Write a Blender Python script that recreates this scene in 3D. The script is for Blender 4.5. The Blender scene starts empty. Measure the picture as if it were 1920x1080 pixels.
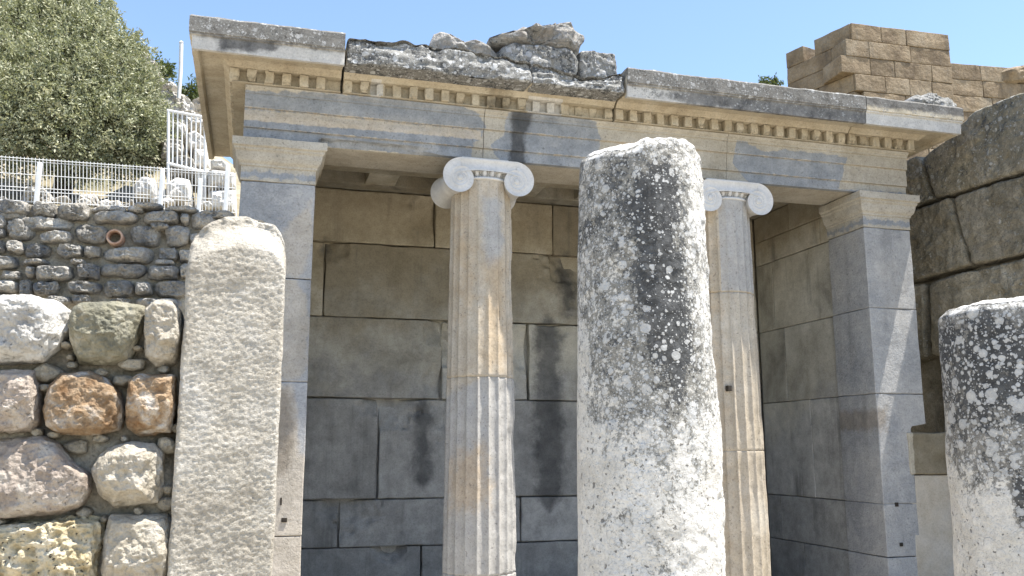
import bpy, math, random
import numpy as np
from mathutils import Matrix, Vector

sc = bpy.context.scene
# ------------------------------------------------------------------ camera, sky, sun, exposure
F_PX = 1685.59
RW = np.array([[0.96215336, -0.27250438, -0.00150866],
               [-0.0465147, -0.16968314, 0.98440033],
               [-0.2685094, -0.94707391, -0.17593666]])      # world axes -> camera
cam_d = bpy.data.cameras.new('camera'); cam = bpy.data.objects.new('camera', cam_d)
sc.collection.objects.link(cam)
U_, _, Vt_ = np.linalg.svd(RW.T); Rc = U_ @ Vt_
cam.matrix_world = Matrix([[*Rc[0], 0], [*Rc[1], 0], [*Rc[2], 0], [0, 0, 0, 1]])
cam_d.sensor_width = 36; cam_d.lens = 36*F_PX/1920; cam_d.clip_start = 0.05; cam_d.clip_end = 2000
sc.camera = cam

SUN = Vector((0.335, -0.132, 1.0)).normalized()
wd = bpy.data.worlds.new('World'); sc.world = wd; wd.use_nodes = True
wn = wd.node_tree
bg = wn.nodes['Background']; sky = wn.nodes.new('ShaderNodeTexSky'); sky.sky_type = 'NISHITA'
sky.sun_disc = False; sky.sun_elevation = math.asin(SUN.z); sky.sun_rotation = math.atan2(SUN.x, SUN.y)
sky.air_density = 1.0; sky.dust_density = 0.4; sky.ozone_density = 1.6; sky.altitude = 50
wn.links.new(sky.outputs[0], bg.inputs[0]); bg.inputs[1].default_value = 0.12
sun_d = bpy.data.lights.new('sun', 'SUN'); sun_d.energy = 5.0; sun_d.angle = math.radians(0.5)
sun_d.color = (1.0, 0.95, 0.87)
sun = bpy.data.objects.new('sun', sun_d); sc.collection.objects.link(sun)
sun.rotation_euler = SUN.to_track_quat('Z', 'Y').to_euler(); sun.location = (5, 0, 20)
sc.view_settings.view_transform = 'Standard'; sc.view_settings.look = 'None'
sc.view_settings.exposure = 1.28; sc.view_settings.gamma = 1
sc.cycles.max_bounces = 8; sc.cycles.diffuse_bounces = 5

# ------------------------------------------------------------------ geometry helpers
def ray(px, py): return RW.T @ np.array([px-960.0, -(py-540.0), -F_PX])
def onY(px, py, Y): d = ray(px, py); return d*(Y/d[1])
def onX(px, py, X): d = ray(px, py); return d*(X/d[0])

def _h(ix, iy, iz, seed):
    n = (ix.astype(np.int64)*374761393 + iy.astype(np.int64)*668265263 + iz.astype(np.int64)*2147483647 + seed*1274126177) & 0xffffffff
    n = ((n ^ (n >> 13))*1274126177) & 0xffffffff
    n = ((n ^ (n >> 16))*2246822519) & 0xffffffff
    return ((n ^ (n >> 15)) & 0xffff)/32767.5 - 1.0
def vn(p, seed=0):
    f = np.floor(p); t = p-f; t = t*t*t*(t*(t*6-15)+10); i = f.astype(np.int64)
    r = 0
    for dx in (0, 1):
        wx = t[:, 0] if dx else 1-t[:, 0]
        for dy in (0, 1):
            wy = t[:, 1] if dy else 1-t[:, 1]
            for dz in (0, 1):
                wz = t[:, 2] if dz else 1-t[:, 2]
                r = r + wx*wy*wz*_h(i[:, 0]+dx, i[:, 1]+dy, i[:, 2]+dz, seed)
    return r
def fbm(p, scale=1.0, octv=4, seed=0, gain=0.5):
    p = np.asarray(p, float)*scale; a = 1.0; r = 0; s = 0
    for k in range(octv):
        r = r + a*vn(p+k*17.3, seed+k); s += a; a *= gain; p = p*2.03
    return r/s
def sstep(a, b, x): t = np.clip((x-a)/(b-a), 0, 1); return t*t*(3-2*t)

def sdf_poly(x, y, poly):
    """signed distance, positive inside"""
    poly = np.asarray(poly, float); d = np.full(x.shape, 1e9); ins = np.zeros(x.shape, bool); n = len(poly)
    for i in range(n):
        a = poly[i]; b = poly[(i+1) % n]; e = b-a
        wx = x-a[0]; wy = y-a[1]
        t = np.clip((wx*e[0]+wy*e[1])/(e@e+1e-12), 0, 1)
        d = np.minimum(d, np.hypot(wx-e[0]*t, wy-e[1]*t))
        c = ((a[1] > y) != (b[1] > y)) & (x < (b[0]-a[0])*(y-a[1])/((b[1]-a[1]) if b[1] != a[1] else 1e-9)+a[0])
        ins ^= c
    return np.where(ins, d, -d)

class MB:
    def __init__(s): s.v = []; s.q = []; s.ng = []; s.n = 0; s.at = {}
    def add(s, V, Q, ngons=(), **attrs):
        V = np.asarray(V, float).reshape(-1, 3); m = len(V)
        s.v.append(V)
        if len(Q): s.q.append(np.asarray(Q, int)+s.n)
        for g in ngons: s.ng.append([int(i)+s.n for i in g])
        for k, a in attrs.items():
            s.at.setdefault(k, []).append((s.n, np.broadcast_to(np.asarray(a, float), (m,))))
        s.n += m
    def V(s): return np.concatenate(s.v)
    def grid(s, P, wrap_u=False, wrap_v=False, flip=False, **attrs):
        """P (nu,nv,3)"""
        nu, nv = P.shape[:2]
        iu = np.arange(nu if wrap_u else nu-1); iv = np.arange(nv if wrap_v else nv-1)
        A, B = np.meshgrid(iu, iv, indexing='ij'); A = A.ravel(); B = B.ravel()
        A2 = (A+1) % nu; B2 = (B+1) % nv
        Q = np.stack([A*nv+B, A2*nv+B, A2*nv+B2, A*nv+B2], 1)
        if flip: Q = Q[:, ::-1]
        s.add(P.reshape(-1, 3), Q, **attrs)
    def build(s, name, mat, parent=None, sharp=35, attrs=None):
        V = s.V(); me = bpy.data.meshes.new(name)
        Q = np.concatenate(s.q) if s.q else np.zeros((0, 4), int)
        k = Q.shape[1] if len(Q) else 4
        loops = np.concatenate([Q.ravel()]+[np.array(g) for g in s.ng]) if s.ng else Q.ravel()
        tot = np.concatenate([np.full(len(Q), k), np.array([len(g) for g in s.ng], int)]).astype(np.int32)
        st = np.concatenate([[0], np.cumsum(tot)[:-1]]).astype(np.int32)
        me.vertices.add(len(V)); me.vertices.foreach_set('co', V.ravel().astype(np.float32))
        me.loops.add(len(loops)); me.loops.foreach_set('vertex_index', loops.astype(np.int32))
        me.polygons.add(len(tot)); me.polygons.foreach_set('loop_start', st); me.polygons.foreach_set('loop_total', tot)
        me.polygons.foreach_set('use_smooth', np.ones(len(tot), bool))
        me.update(calc_edges=True); me.validate()
        allat = {}
        for kk, lst in s.at.items():
            arr = np.zeros(len(V))
            for o, a in lst: arr[o:o+len(a)] = a
            allat[kk] = arr
        for kk, fn in (attrs or {}).items(): allat[kk] = fn(V)
        for kk, arr in allat.items():
            a = me.attributes.new(kk, 'FLOAT', 'POINT'); a.data.foreach_set('value', arr.astype(np.float32))
        if sharp: me.set_sharp_from_angle(angle=math.radians(sharp))
        me.materials.append(mat)
        o = bpy.data.objects.new(name, me); sc.collection.objects.link(o)
        if parent: adopt(o, parent)
        return o

def adopt(o, parent):
    o.parent = parent; loc = parent.location.copy(); p = parent.parent
    if parent.type == 'EMPTY': o.matrix_parent_inverse = Matrix.Translation(-loc)
def tag(o, label=None, cat=None, group=None, kind=None):
    if label: o['label'] = label
    if cat: o['category'] = cat
    if group: o['group'] = group
    if kind: o['kind'] = kind
    return o
def empty(name, loc, label, cat, group=None):
    o = bpy.data.objects.new(name, None); sc.collection.objects.link(o); o.location = loc
    o.empty_display_size = 0.2; o['kind'] = 'thing'
    return tag(o, label, cat, group)

def axis_samples(L, r, res):
    n = max(2, int(math.ceil(L/res))+1)
    t = np.linspace(0, L, n)
    if r > 0: t = np.concatenate([t, [r*.3, r*.7, r*1.15, L-r*.3, L-r*.7, L-r*1.15]])
    t = np.unique(np.round(np.clip(t, 0, L), 5)); return t

def rbox(mb, lo, hi, r=.01, res=.04, amp=.002, nscale=6, seed=0, skip='', warp=None, chips=(), octv=3, rnd=None, disp=None):
    """rounded, worn block with all six faces; skip: letters among x X y Y z Z (low/high faces left out)"""
    lo = np.array(lo, float); hi = np.array(hi, float); L = hi-lo; r = min(r, L.min()*.45)
    S = [axis_samples(L[k], r, res) for k in range(3)]
    rnd = random.random() if rnd is None else rnd
    for ax in range(3):
        a, b = [k for k in range(3) if k != ax]
        for side in (0, 1):
            if 'xyz'[ax] in skip and side == 0: continue
            if 'XYZ'[ax] in skip and side == 1: continue
            A, B = np.meshgrid(S[a], S[b], indexing='ij')
            P = np.zeros(A.shape+(3,)); P[..., a] = A; P[..., b] = B; P[..., ax] = side*L[ax]
            p = P.reshape(-1, 3); c = np.clip(p, r, L-r); d = p-c
            d /= np.maximum(np.linalg.norm(d, axis=1, keepdims=True), 1e-9)
            q = c+d*r+lo
            if warp is not None: q = warp(q)
            n = fbm(q, nscale, octv, seed)
            q = q+d*(amp*n)[:, None]
            for (cx, cy, cz, cr, dep) in chips:
                w = np.clip(1-np.linalg.norm((q-np.array([cx, cy, cz]))/cr, axis=1)*(1+.35*fbm(q, 14, 2, seed+5)), 0, 1)
                q = q+(np.array([0, 1., 0]) if dep > .07 else -d)*(dep*(w**.8))[:, None]
            if disp is not None: q = disp(q, d)
            flip = (side == 0) ^ (ax == 1)
            mb.grid(q.reshape(P.shape), flip=flip, rnd=rnd)

def quad_warp(lo, hi, quad, ax):
    """bilinear map of the block's face rectangle to a quad; quad = (bl, br, tr, tl) in (u,v)"""
    u, v = [(1, 2), (0, 2), (0, 1)][ax]; Q = np.array(quad, float)
    def f(q):
        s = ((q[:, u]-lo[u])/(hi[u]-lo[u]))[:, None]; t = ((q[:, v]-lo[v])/(hi[v]-lo[v]))[:, None]
        w = Q[0]*(1-s)*(1-t)+Q[1]*s*(1-t)+Q[2]*s*t+Q[3]*(1-s)*t
        q = q.copy(); q[:, u] = w[:, 0]; q[:, v] = w[:, 1]; return q
    return f

def boulder(mb, poly, plane, pos, depth=.3, bulge=.06, amp=.02, nscale=8, seed=0, nt=72, ns=26, back=False, octv=4, rnd=None, flat=.55, rough=.35, facets=0):
    """worn stone with a traced face outline: poly in (u,v) on plane 'Y' (faces -Y) or 'X' (faces -X)"""
    poly = np.array(poly, float); c = poly.mean(0)
    # smooth polygon outline by ray casting + blur
    th = np.linspace(0, 2*math.pi, nt*2, endpoint=False); R = np.zeros(nt*2); n = len(poly)
    for i in range(n):
        a = poly[i]-c; e = poly[(i+1) % n]-poly[i]
        den = np.cos(th)*e[1]-np.sin(th)*e[0]; den = np.where(np.abs(den) < 1e-9, 1e-9, den)
        t = (a[0]*e[1]-a[1]*e[0])/den; s = (a[0]*np.sin(th)-a[1]*np.cos(th))/den
        ok = (t > 0) & (s >= -1e-6) & (s <= 1+1e-6); R = np.where(ok, np.maximum(R, t), R)
    for _ in range(3): R = (np.roll(R, 1)+2*R+np.roll(R, -1))/4
    R = R[::2]; th = th[::2]
    # profile: radius factor g and offset d (0 = front-most, positive going back)
    s = np.linspace(0, 1, ns); k = flat
    g = []; d = []
    for q in s:
        if q < .68:
            f = q/.68; g.append(f*.985 if f < 1 else .985); d.append(-bulge*(1-max(0, (f-k)/(1-k))**2.2 if f > k else 1.0))
        else:
            f = (q-.68)/.32; g.append(.985+.015*math.sin(min(1, f*3)*math.pi/2)); d.append(f*depth)
    g = np.array(g); d = np.array(d)
    P = np.zeros((ns, nt, 3))
    uu = c[0]+np.outer(g, R*np.cos(th)); vv = c[1]+np.outer(g, R*np.sin(th)); dd = np.repeat(d[:, None], nt, 1)
    rf = random.Random(seed*7+1); Rm = R.mean(); cut = np.zeros_like(dd)
    for _ in range(facets):
        ph = rf.uniform(0, 2*math.pi); sl = rf.uniform(.12, .55); e = rf.uniform(.05, .75)
        pr = ((uu-c[0])*math.cos(ph)+(vv-c[1])*math.sin(ph))-e*np.interp(ph, th, R)
        cut = np.maximum(cut, pr*sl)
    dd = dd+np.minimum(cut, depth*.5)*np.clip((depth-dd)/depth, 0, 1)
    if plane == 'Y': P[..., 0] = uu; P[..., 2] = vv; P[..., 1] = pos+dd
    else: P[..., 1] = uu; P[..., 2] = vv; P[..., 0] = pos+dd
    p = P.reshape(-1, 3)
    nz = fbm(p, nscale, octv, seed); nz = nz+rough*(.5-2*np.abs(fbm(p, nscale*2.2, 4, seed+9)))+rough*.35*fbm(p, nscale*7, 3, seed+5)
    w = np.repeat(np.minimum(1, np.maximum(g, .25))[:, None], nt, 1).ravel()
    rad = p-np.array([c[0], pos+depth*.4, c[1]] if plane == 'Y' else [pos+depth*.4, c[0], c[1]])
    rad /= np.maximum(np.linalg.norm(rad, axis=1, keepdims=True), 1e-6)
    fn = np.array([0, -1., 0]) if plane == 'Y' else np.array([-1., 0, 0])
    dirn = rad*.45+fn*.75
    p = p+dirn*(nz*amp)[:, None]
    rnd = random.random() if rnd is None else rnd
    ng = [[(ns-1)*nt+j for j in range(nt)]] if back else []
    m0 = mb.n
    mb.grid(p.reshape(P.shape), wrap_v=True, flip=(plane == 'Y'), rnd=rnd)
    if back: mb.ng.append([m0+(ns-1)*nt+j for j in range(nt)])

def sweep(mb, path, prof, res=.03, pres=.02, caps=(True, True), disp=None, rnd=.5):
    """prof (o,z) swept along path [(x,y,mx,my)] with mitre vectors; o is outward"""
    pr = [np.array(prof[0], float)]
    for a, b in zip(prof[:-1], prof[1:]):
        a = np.array(a, float); b = np.array(b, float); n = max(1, int(math.ceil(np.linalg.norm(b-a)/pres)))
        for k in range(1, n+1): pr.append(a+(b-a)*k/n)
    pr = np.array(pr)
    pt = [np.array(path[0], float)]
    for a, b in zip(path[:-1], path[1:]):
        a = np.array(a, float); b = np.array(b, float); n = max(1, int(math.ceil(np.linalg.norm((b-a)[:2])/res)))
        for k in range(1, n+1): pt.append(a+(b-a)*k/n)
    pt = np.array(pt)
    P = np.zeros((len(pt), len(pr), 3))
    P[..., 0] = pt[:, None, 0]+pt[:, None, 2]*pr[None, :, 0]
    P[..., 1] = pt[:, None, 1]+pt[:, None, 3]*pr[None, :, 0]
    P[..., 2] = pr[None, :, 1]
    if disp is not None: P = disp(P.reshape(-1, 3)).reshape(P.shape)
    n0 = mb.n; mb.grid(P, rnd=rnd)
    m = len(pr)
    if caps[0]: mb.ng.append([n0+j for j in range(m)])
    if caps[1]: mb.ng.append([n0+(len(pt)-1)*m+j for j in range(m)][::-1])

def tube(mb, pts, rad, n=10, cap=True):
    pts = np.array(pts, float); k = len(pts); rad = np.broadcast_to(np.asarray(rad, float), (k,))
    T = np.gradient(pts, axis=0); T /= np.maximum(np.linalg.norm(T, axis=1, keepdims=True), 1e-9)
    P = np.zeros((k, n, 3)); th = np.linspace(0, 2*math.pi, n, endpoint=False)
    for i in range(k):
        ref = np.array([0, 0, 1.]) if abs(T[i, 2]) < .9 else np.array([1., 0, 0])
        a = np.cross(T[i], ref); a /= np.linalg.norm(a); b = np.cross(T[i], a)
        P[i] = pts[i]+rad[i]*(np.outer(np.cos(th), a)+np.outer(np.sin(th), b))
    n0 = mb.n; mb.grid(P, wrap_v=True)
    if cap:
        mb.ng.append([n0+j for j in range(n)][::-1]); mb.ng.append([n0+(k-1)*n+j for j in range(n)])

# ------------------------------------------------------------------ materials
def lin(c): return tuple((x/255/12.92 if x/255 <= .04045 else ((x/255+.055)/1.055)**2.4) for x in c)
class NT:
    def __init__(s, name):
        s.m = bpy.data.materials.new(name); s.m.use_nodes = True; s.t = s.m.node_tree; s.t.nodes.clear()
        s.out = s.t.nodes.new('ShaderNodeOutputMaterial'); s.b = s.t.nodes.new('ShaderNodeBsdfPrincipled')
        s.t.links.new(s.b.outputs[0], s.out.inputs[0])
    def n(s, typ): return s.t.nodes.new(typ)
    def put(s, sock, v):
        if v is None: return
        if isinstance(v, bpy.types.NodeSocket): s.t.links.new(v, sock)
        elif isinstance(v, (tuple, list)) and len(v) == 3 and sock.type == 'RGBA': sock.default_value = (*v, 1)
        else: sock.default_value = v
    def math(s, op, a, b=None, c=None, clamp=False):
        x = s.n('ShaderNodeMath'); x.operation = op; x.use_clamp = clamp
        for i, v in enumerate((a, b, c)):
            if v is not None: s.put(x.inputs[i], v)
        return x.outputs[0]
    def vmath(s, op, a, b):
        x = s.n('ShaderNodeVectorMath'); x.operation = op; s.put(x.inputs[0], a); s.put(x.inputs[1], b); return x.outputs[0]
    def noise(s, vec, scale, detail=4, rough=.55, dist=0, col=False):
        x = s.n('ShaderNodeTexNoise'); s.put(x.inputs['Vector'], vec); x.inputs['Scale'].default_value = scale
        x.inputs['Detail'].default_value = detail; x.inputs['Roughness'].default_value = rough; x.inputs['Distortion'].default_value = dist
        return x.outputs[1 if col else 0]
    def voro(s, vec, scale, feat='F1', rand=1.0):
        x = s.n('ShaderNodeTexVoronoi'); x.feature = feat; s.put(x.inputs['Vector'], vec); x.inputs['Scale'].default_value = scale
        x.inputs['Randomness'].default_value = rand; return x
    def ss(s, v, a, b):
        x = s.n('ShaderNodeMapRange'); x.interpolation_type = 'SMOOTHSTEP'; s.put(x.inputs[0], v)
        x.inputs[1].default_value = a; x.inputs[2].default_value = b; return x.outputs[0]
    def lerp(s, v, a, b, c, d):
        x = s.n('ShaderNodeMapRange'); s.put(x.inputs[0], v)
        for i, q in enumerate((a, b, c, d)): x.inputs[i+1].default_value = q
        return x.outputs[0]
    def mix(s, f, a, b, mode='MIX'):
        x = s.n('ShaderNodeMix'); x.data_type = 'RGBA'; x.blend_type = mode; s.put(x.inputs[0], f); s.put(x.inputs[6], a); s.put(x.inputs[7], b); return x.outputs[2]
    def ramp(s, f, cols):
        x = s.n('ShaderNodeValToRGB'); s.put(x.inputs[0], f); e = x.color_ramp.elements
        while len(e) < len(cols): e.new(.5)
        for i, (p, c) in enumerate(cols): e[i].position = p; e[i].color = (*c, 1)
        return x.outputs[0]
    def attr(s, name):
        x = s.n('ShaderNodeAttribute'); x.attribute_name = name; return x.outputs['Fac']
    def coords(s, rnd=True, k=7.0):
        tc = s.n('ShaderNodeTexCoord'); oi = s.n('ShaderNodeObjectInfo')
        v = s.n('ShaderNodeVectorMath'); v.operation = 'MULTIPLY_ADD'
        s.put(v.inputs[0], oi.outputs['Location']); v.inputs[1].default_value = (3.7, 0, 0); s.put(v.inputs[2], tc.outputs['Object'])
        if not rnd: return v.outputs[0]
        cx = s.n('ShaderNodeCombineXYZ'); r = s.attr('rnd')
        s.put(cx.inputs[0], s.math('MULTIPLY', r, k)); s.put(cx.inputs[1], s.math('MULTIPLY', r, -k*1.7)); s.put(cx.inputs[2], s.math('MULTIPLY', r, k*.6))
        return s.vmath('ADD', v.outputs[0], cx.outputs[0])
    def scale(s, v, xyz): return s.vmath('MULTIPLY', v, xyz)
    def bump(s, h, strength=.5, dist=.01, normal=None):
        x = s.n('ShaderNodeBump'); x.inputs['Strength'].default_value = strength; x.inputs['Distance'].default_value = dist
        s.put(x.inputs['Height'], h); s.put(x.inputs['Normal'], normal); return x.outputs[0]
    def finish(s, col, rough=.85, normal=None, spec=.25):
        s.put(s.b.inputs['Base Color'], col); s.put(s.b.inputs['Roughness'], rough); s.b.inputs['Specular IOR Level'].default_value = spec
        s.put(s.b.inputs['Normal'], normal); return s.m

def lichen(t, P, col, crust, density=.5, scale=24, white=(.62, .62, .60), dark=(.045, .046, .046), mid=(.27, .265, .245), thin=.45):
    """grey crust, then black crust, as 'crust' (0..1 socket) rises, with pale round lichen discs of three sizes on it"""
    n1 = t.noise(t.scale(P, (1, 1, .6)), scale*.34, 7, .70, .3); n2 = t.noise(P, scale*2.4, 4, .7); n3 = t.noise(P, scale*.9, 5, .65, .5)
    m = t.math('ADD', t.math('MULTIPLY', n1, .36), t.math('ADD', t.math('MULTIPLY', n2, .34), t.math('MULTIPLY', n3, .30)))
    m = t.math('SUBTRACT', m, t.math('SUBTRACT', 1.0, crust))
    gk = t.ss(m, -.04, .02); dk = t.ss(m, .055, .10)
    c = t.mix(t.math('MULTIPLY', gk, .85), col, t.mix(t.ss(n2, .35, .62), tuple(x*.7 for x in mid), mid))
    c = t.mix(dk, c, t.mix(t.ss(n3, .35, .7), dark, tuple(x*2.2 for x in dark)))
    tot = None
    Pd = t.vmath('ADD', P, t.scale(t.noise(P, scale*1.6, 3, .6, 0, True), (.35/scale,)*3))
    for k, (s, w) in enumerate(((scale*.6, .46), (scale*1.1, .55), (scale*2.3, .58), (scale*4.2, .5))):
        v = t.voro(Pd, s); sep = t.n('ShaderNodeSeparateColor'); t.put(sep.inputs[0], v.outputs['Color'])
        rad = t.lerp(sep.outputs[0], 1-density, 1, 0, w)
        d = t.ss(t.math('SUBTRACT', rad, v.outputs['Distance']), 0.0, .05)
        tone = t.mix(t.ss(v.outputs['Distance'], .0, .4), white, tuple(x*.78 for x in white))
        tone = t.mix(t.math('MULTIPLY', sep.outputs[1], .45), tone, tuple(x*.6 for x in white))
        c = t.mix(t.math('MULTIPLY', t.math('MULTIPLY', d, t.math('SUBTRACT', .95, t.math('MULTIPLY', t.ss(sep.outputs[2], 1-thin, 1-thin+.08), t.math('MULTIPLY', dk, .9)))), gk), c, tone)
        tot = d if tot is None else t.math('MAXIMUM', tot, d)
    return c, t.math('SUBTRACT', tot, t.math('MULTIPLY', dk, .5))

def stone(name, cols, big=1.6, streak=0.0, streak_col=(.07, .068, .06), speck=.12, bump=.35, bscale=38, patches=(), blockvar=.25,
          rough=.85, crust=None, crust_kw=None, pits=0.0, veins=0.0, bdist=.008, detail=5, low=1.2):
    """cols: three linear colours over a soft cloud; patches: (attribute, colours, edge noise amp, edge noise scale, strength)"""
    t = NT(name); P = t.coords(); W = t.coords(False)
    n = t.noise(P, big, detail, .6, .4)
    col = t.ramp(n, [(.3, cols[0]), (.5, cols[1]), (.7, cols[2])])
    if veins:
        v = t.noise(t.scale(P, (1, 1, 3.2)), big*2.6, 6, .7, 1.2)
        vv = t.math('SUBTRACT', 1, t.ss(t.math('ABSOLUTE', t.math('SUBTRACT', v, .5)), 0, .035))
        col = t.mix(t.math('MULTIPLY', vv, veins), col, tuple(min(1, x*1.5) for x in cols[2]))
    for (a, pc, ea, es, st) in patches:
        e = t.math('ADD', t.attr(a), t.math('MULTIPLY', t.math('SUBTRACT', t.noise(W, es, 5, .65), .5), ea*2))
        pn = t.noise(W, big*3.1, 5, .65)
        pcol = t.ramp(pn, [(.32, pc[0]), (.68, pc[1])])
        col = t.mix(t.math('MULTIPLY', t.ss(e, -.006, .006) if ea < .05 else t.ss(e, -ea*.45, ea*.45), st), col, pcol)
    if blockvar:
        col = t.mix(1.0, col, t.mix(t.attr('rnd'), (1-blockvar,)*3, (1+blockvar*.5,)*3), 'MULTIPLY')
    if streak:
        s1 = t.noise(t.scale(P, (5, 5, .35)), 1.0, 4, .6); s2 = t.noise(W, 1.3, 2, .5)
        f = t.math('MULTIPLY', t.ss(s1, .5, .72), t.ss(s2, .38, .62))
        col = t.mix(t.math('MULTIPLY', f, streak), col, streak_col)
    f1 = t.noise(P, 70, 3, .7); f2 = t.noise(P, 13, 4, .65)
    col = t.mix(1.0, col, t.ramp(f1, [(.25, (1-speck*2.2,)*3), (.5, (1,)*3), (.8, (1+speck,)*3)]), 'MULTIPLY')
    col = t.mix(1.0, col, t.ramp(f2, [(.25, (1-speck*1.4,)*3), (.75, (1+speck*.7,)*3)]), 'MULTIPLY')
    h = t.math('ADD', t.math('MULTIPLY', t.noise(P, bscale, 6, .65), 1.0), t.math('MULTIPLY', t.noise(P, bscale*.22, 3, .5), low))
    if pits:
        pv = t.math('SUBTRACT', t.noise(P, 46, 2, .5), .66)
        pk = t.ss(pv, 0, .03); col = t.mix(t.math('MULTIPLY', pk, pits), col, (.06, .055, .05)); h = t.math('SUBTRACT', h, t.math('MULTIPLY', pk, .6))
    if crust is not None:
        cr = t.attr('crust') if crust == 'attr' else crust
        c2, hh = lichen(t, W, col, cr, **(crust_kw or {})); col = c2; h = t.math('ADD', h, t.math('MULTIPLY', hh, .35))
    return t.finish(col, rough, t.bump(h, bump, bdist))

def simple(name, c1, c2, scale=8, rough=.6, metal=0, bump=.1):
    t = NT(name); P = t.coords(False); n = t.noise(P, scale, 4, .6)
    t.b.inputs['Metallic'].default_value = metal
    return t.finish(t.ramp(n, [(.35, c1), (.65, c2)]), rough, t.bump(t.noise(P, scale*6, 3), bump, .003))

GREY = [(.22, .225, .235), (.29, .293, .30), (.37, .37, .37)]
BEIGE = [(.36, .29, .19), (.45, .37, .26), (.54, .46, .35)]
M = {}
M['arch'] = stone('architrave_marble', [(.34, .305, .24), (.41, .375, .31), (.46, .43, .37)], big=2.2, veins=.12, patches=[
    ('pg', [(.195, .215, .24), (.315, .33, .345)], .034, 15, .93), ('pl', [(.46, .39, .29), (.53, .47, .39)], .018, 24, .9),
    ('pd', [(.035, .037, .04), (.08, .08, .08)], .05, 7, .85)], blockvar=.0, speck=.13, bump=.3, pits=.35)
M['cornice'] = stone('cornice_limestone', [(.38, .325, .235), (.46, .405, .305), (.51, .465, .375)], big=3, crust='attr', crust_kw=dict(density=.38, scale=26, white=(.45, .45, .44), mid=(.2, .195, .18), dark=(.05, .05, .048)), patches=[
    ('pw', [(.50, .49, .46), (.60, .58, .54)], .02, 16, .9), ('pd', [(.04, .04, .042), (.19, .185, .175)], .07, 12, .9), ('pb', [(.05, .045, .035), (.2, .16, .10)], .06, 10, .75)], blockvar=.1, speck=.13, pits=.3)
M['broken'] = stone('broken_cornice_rock', [(.10, .10, .10), (.17, .17, .165), (.25, .245, .23)], big=5, crust=.55, crust_kw=dict(density=.46, scale=21, white=(.55, .56, .56)), blockvar=.12, bump=.7, bscale=30, bdist=.015)
M['dentil'] = stone('dentil_limestone', [(.44, .33, .19), (.54, .42, .27), (.60, .50, .36)], big=6, blockvar=.16, speck=.12, bump=.4)
M['anta'] = stone('anta_marble', [(.27, .28, .29), (.37, .372, .372), (.47, .46, .44)], big=2.0, streak=.25, blockvar=.12, patches=[
    ('pb', [(.46, .40, .31), (.55, .49, .41)], .05, 10, .75), ('pd', [(.15, .12, .085), (.3, .25, .19)], .09, 12, .6)], bump=.75, bscale=48, veins=.15, pits=.2)
M['back'] = stone('cella_wall_marble', [(.25, .235, .195), (.46, .435, .365), (.60, .575, .50)], big=1.9, streak=.7, streak_col=(.085, .085, .08), detail=7, blockvar=.3, patches=[
    ('pb', [(.30, .25, .165), (.40, .345, .245)], .3, 3, .75), ('pg', [(.25, .252, .25), (.47, .465, .45)], .25, 4, .75), ('pd', [(.06, .062, .065), (.12, .12, .118)], .14, 5, .8), ('pl', [(.42, .40, .36), (.5, .48, .43)], .08, 12, .6)], bump=.35, veins=.06, pits=.12)
M['shaft'] = stone('column_shaft_marble', [(.40, .34, .255), (.47, .41, .325), (.515, .47, .395)], big=2.5, patches=[
    ('pg', [(.35, .35, .345), (.44, .435, .42)], .09, 9, .8), ('pb', [(.46, .33, .19), (.52, .41, .28)], .16, 9, .55)], streak=.22, streak_col=(.2, .18, .16), blockvar=.08, pits=.4, bump=.4)
M['capital'] = stone('capital_new_marble', [(.49, .485, .47), (.56, .555, .54), (.61, .60, .575)], big=4, blockvar=0, speck=.07, bump=.25, bscale=60)
M['column'] = stone('lichen_column_marble', [(.51, .485, .435), (.60, .58, .535), (.66, .645, .61)], big=5, crust='attr', crust_kw=dict(density=.88, scale=30, white=(.56, .56, .545), mid=(.17, .165, .145), thin=.68), blockvar=0, bump=.85, bscale=42, bdist=.010, speck=.1, pits=.7)
M['column_spotted'] = stone('spotted_column_marble', [(.51, .485, .435), (.60, .58, .535), (.66, .645, .61)], big=5, crust='attr', crust_kw=dict(density=.9, scale=24, white=(.56, .56, .545), mid=(.16, .155, .14), thin=.15), blockvar=0, bump=.85, bscale=42, bdist=.010, speck=.1, pits=.7)
M['pillar'] = stone('pillar_marble', [(.40, .36, .295), (.53, .49, .415), (.61, .58, .52)], low=.2, big=3.5, detail=9, blockvar=0, bump=1.0, bscale=62, bdist=.022, speck=.14)
M['boulder_white'] = stone('white_boulder', [(.34, .325, .30), (.50, .485, .45), (.60, .585, .55)], big=6, bump=1, bscale=24, bdist=.026, blockvar=.12, pits=.3, low=.35)
M['boulder_grey'] = stone('grey_green_boulder', [(.10, .10, .08), (.25, .235, .17), (.44, .41, .33)], big=7, bump=1, bscale=24, bdist=.026, blockvar=.1, low=.35)
M['boulder_brown'] = stone('brown_boulder', [(.20, .115, .055), (.34, .245, .155), (.58, .55, .50)], big=11, bump=1, bscale=26, bdist=.03, blockvar=.12, low=.35)
M['boulder_pink'] = stone('pinkish_boulder', [(.32, .265, .22), (.41, .35, .295), (.55, .50, .43)], big=8, bump=1, bscale=26, bdist=.026, blockvar=.12, pits=.3, low=.35)
M['boulder_porous'] = stone('porous_boulder', [(.30, .24, .13), (.50, .43, .29), (.60, .55, .44)], big=10, bump=1.0, bscale=20, bdist=.025, blockvar=.1, pits=.9)
M['boulder_cream'] = stone('cream_boulder', [(.38, .335, .26), (.47, .425, .345), (.56, .525, .46)], big=10, bump=1.0, bscale=28, bdist=.03, blockvar=.1, low=.35)
M['mortar'] = stone('wall_mortar', [(.22, .195, .15), (.32, .29, .23), (.42, .385, .315)], big=9, blockvar=0, bump=1.0, bscale=40, bdist=.015, speck=.2)
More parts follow.
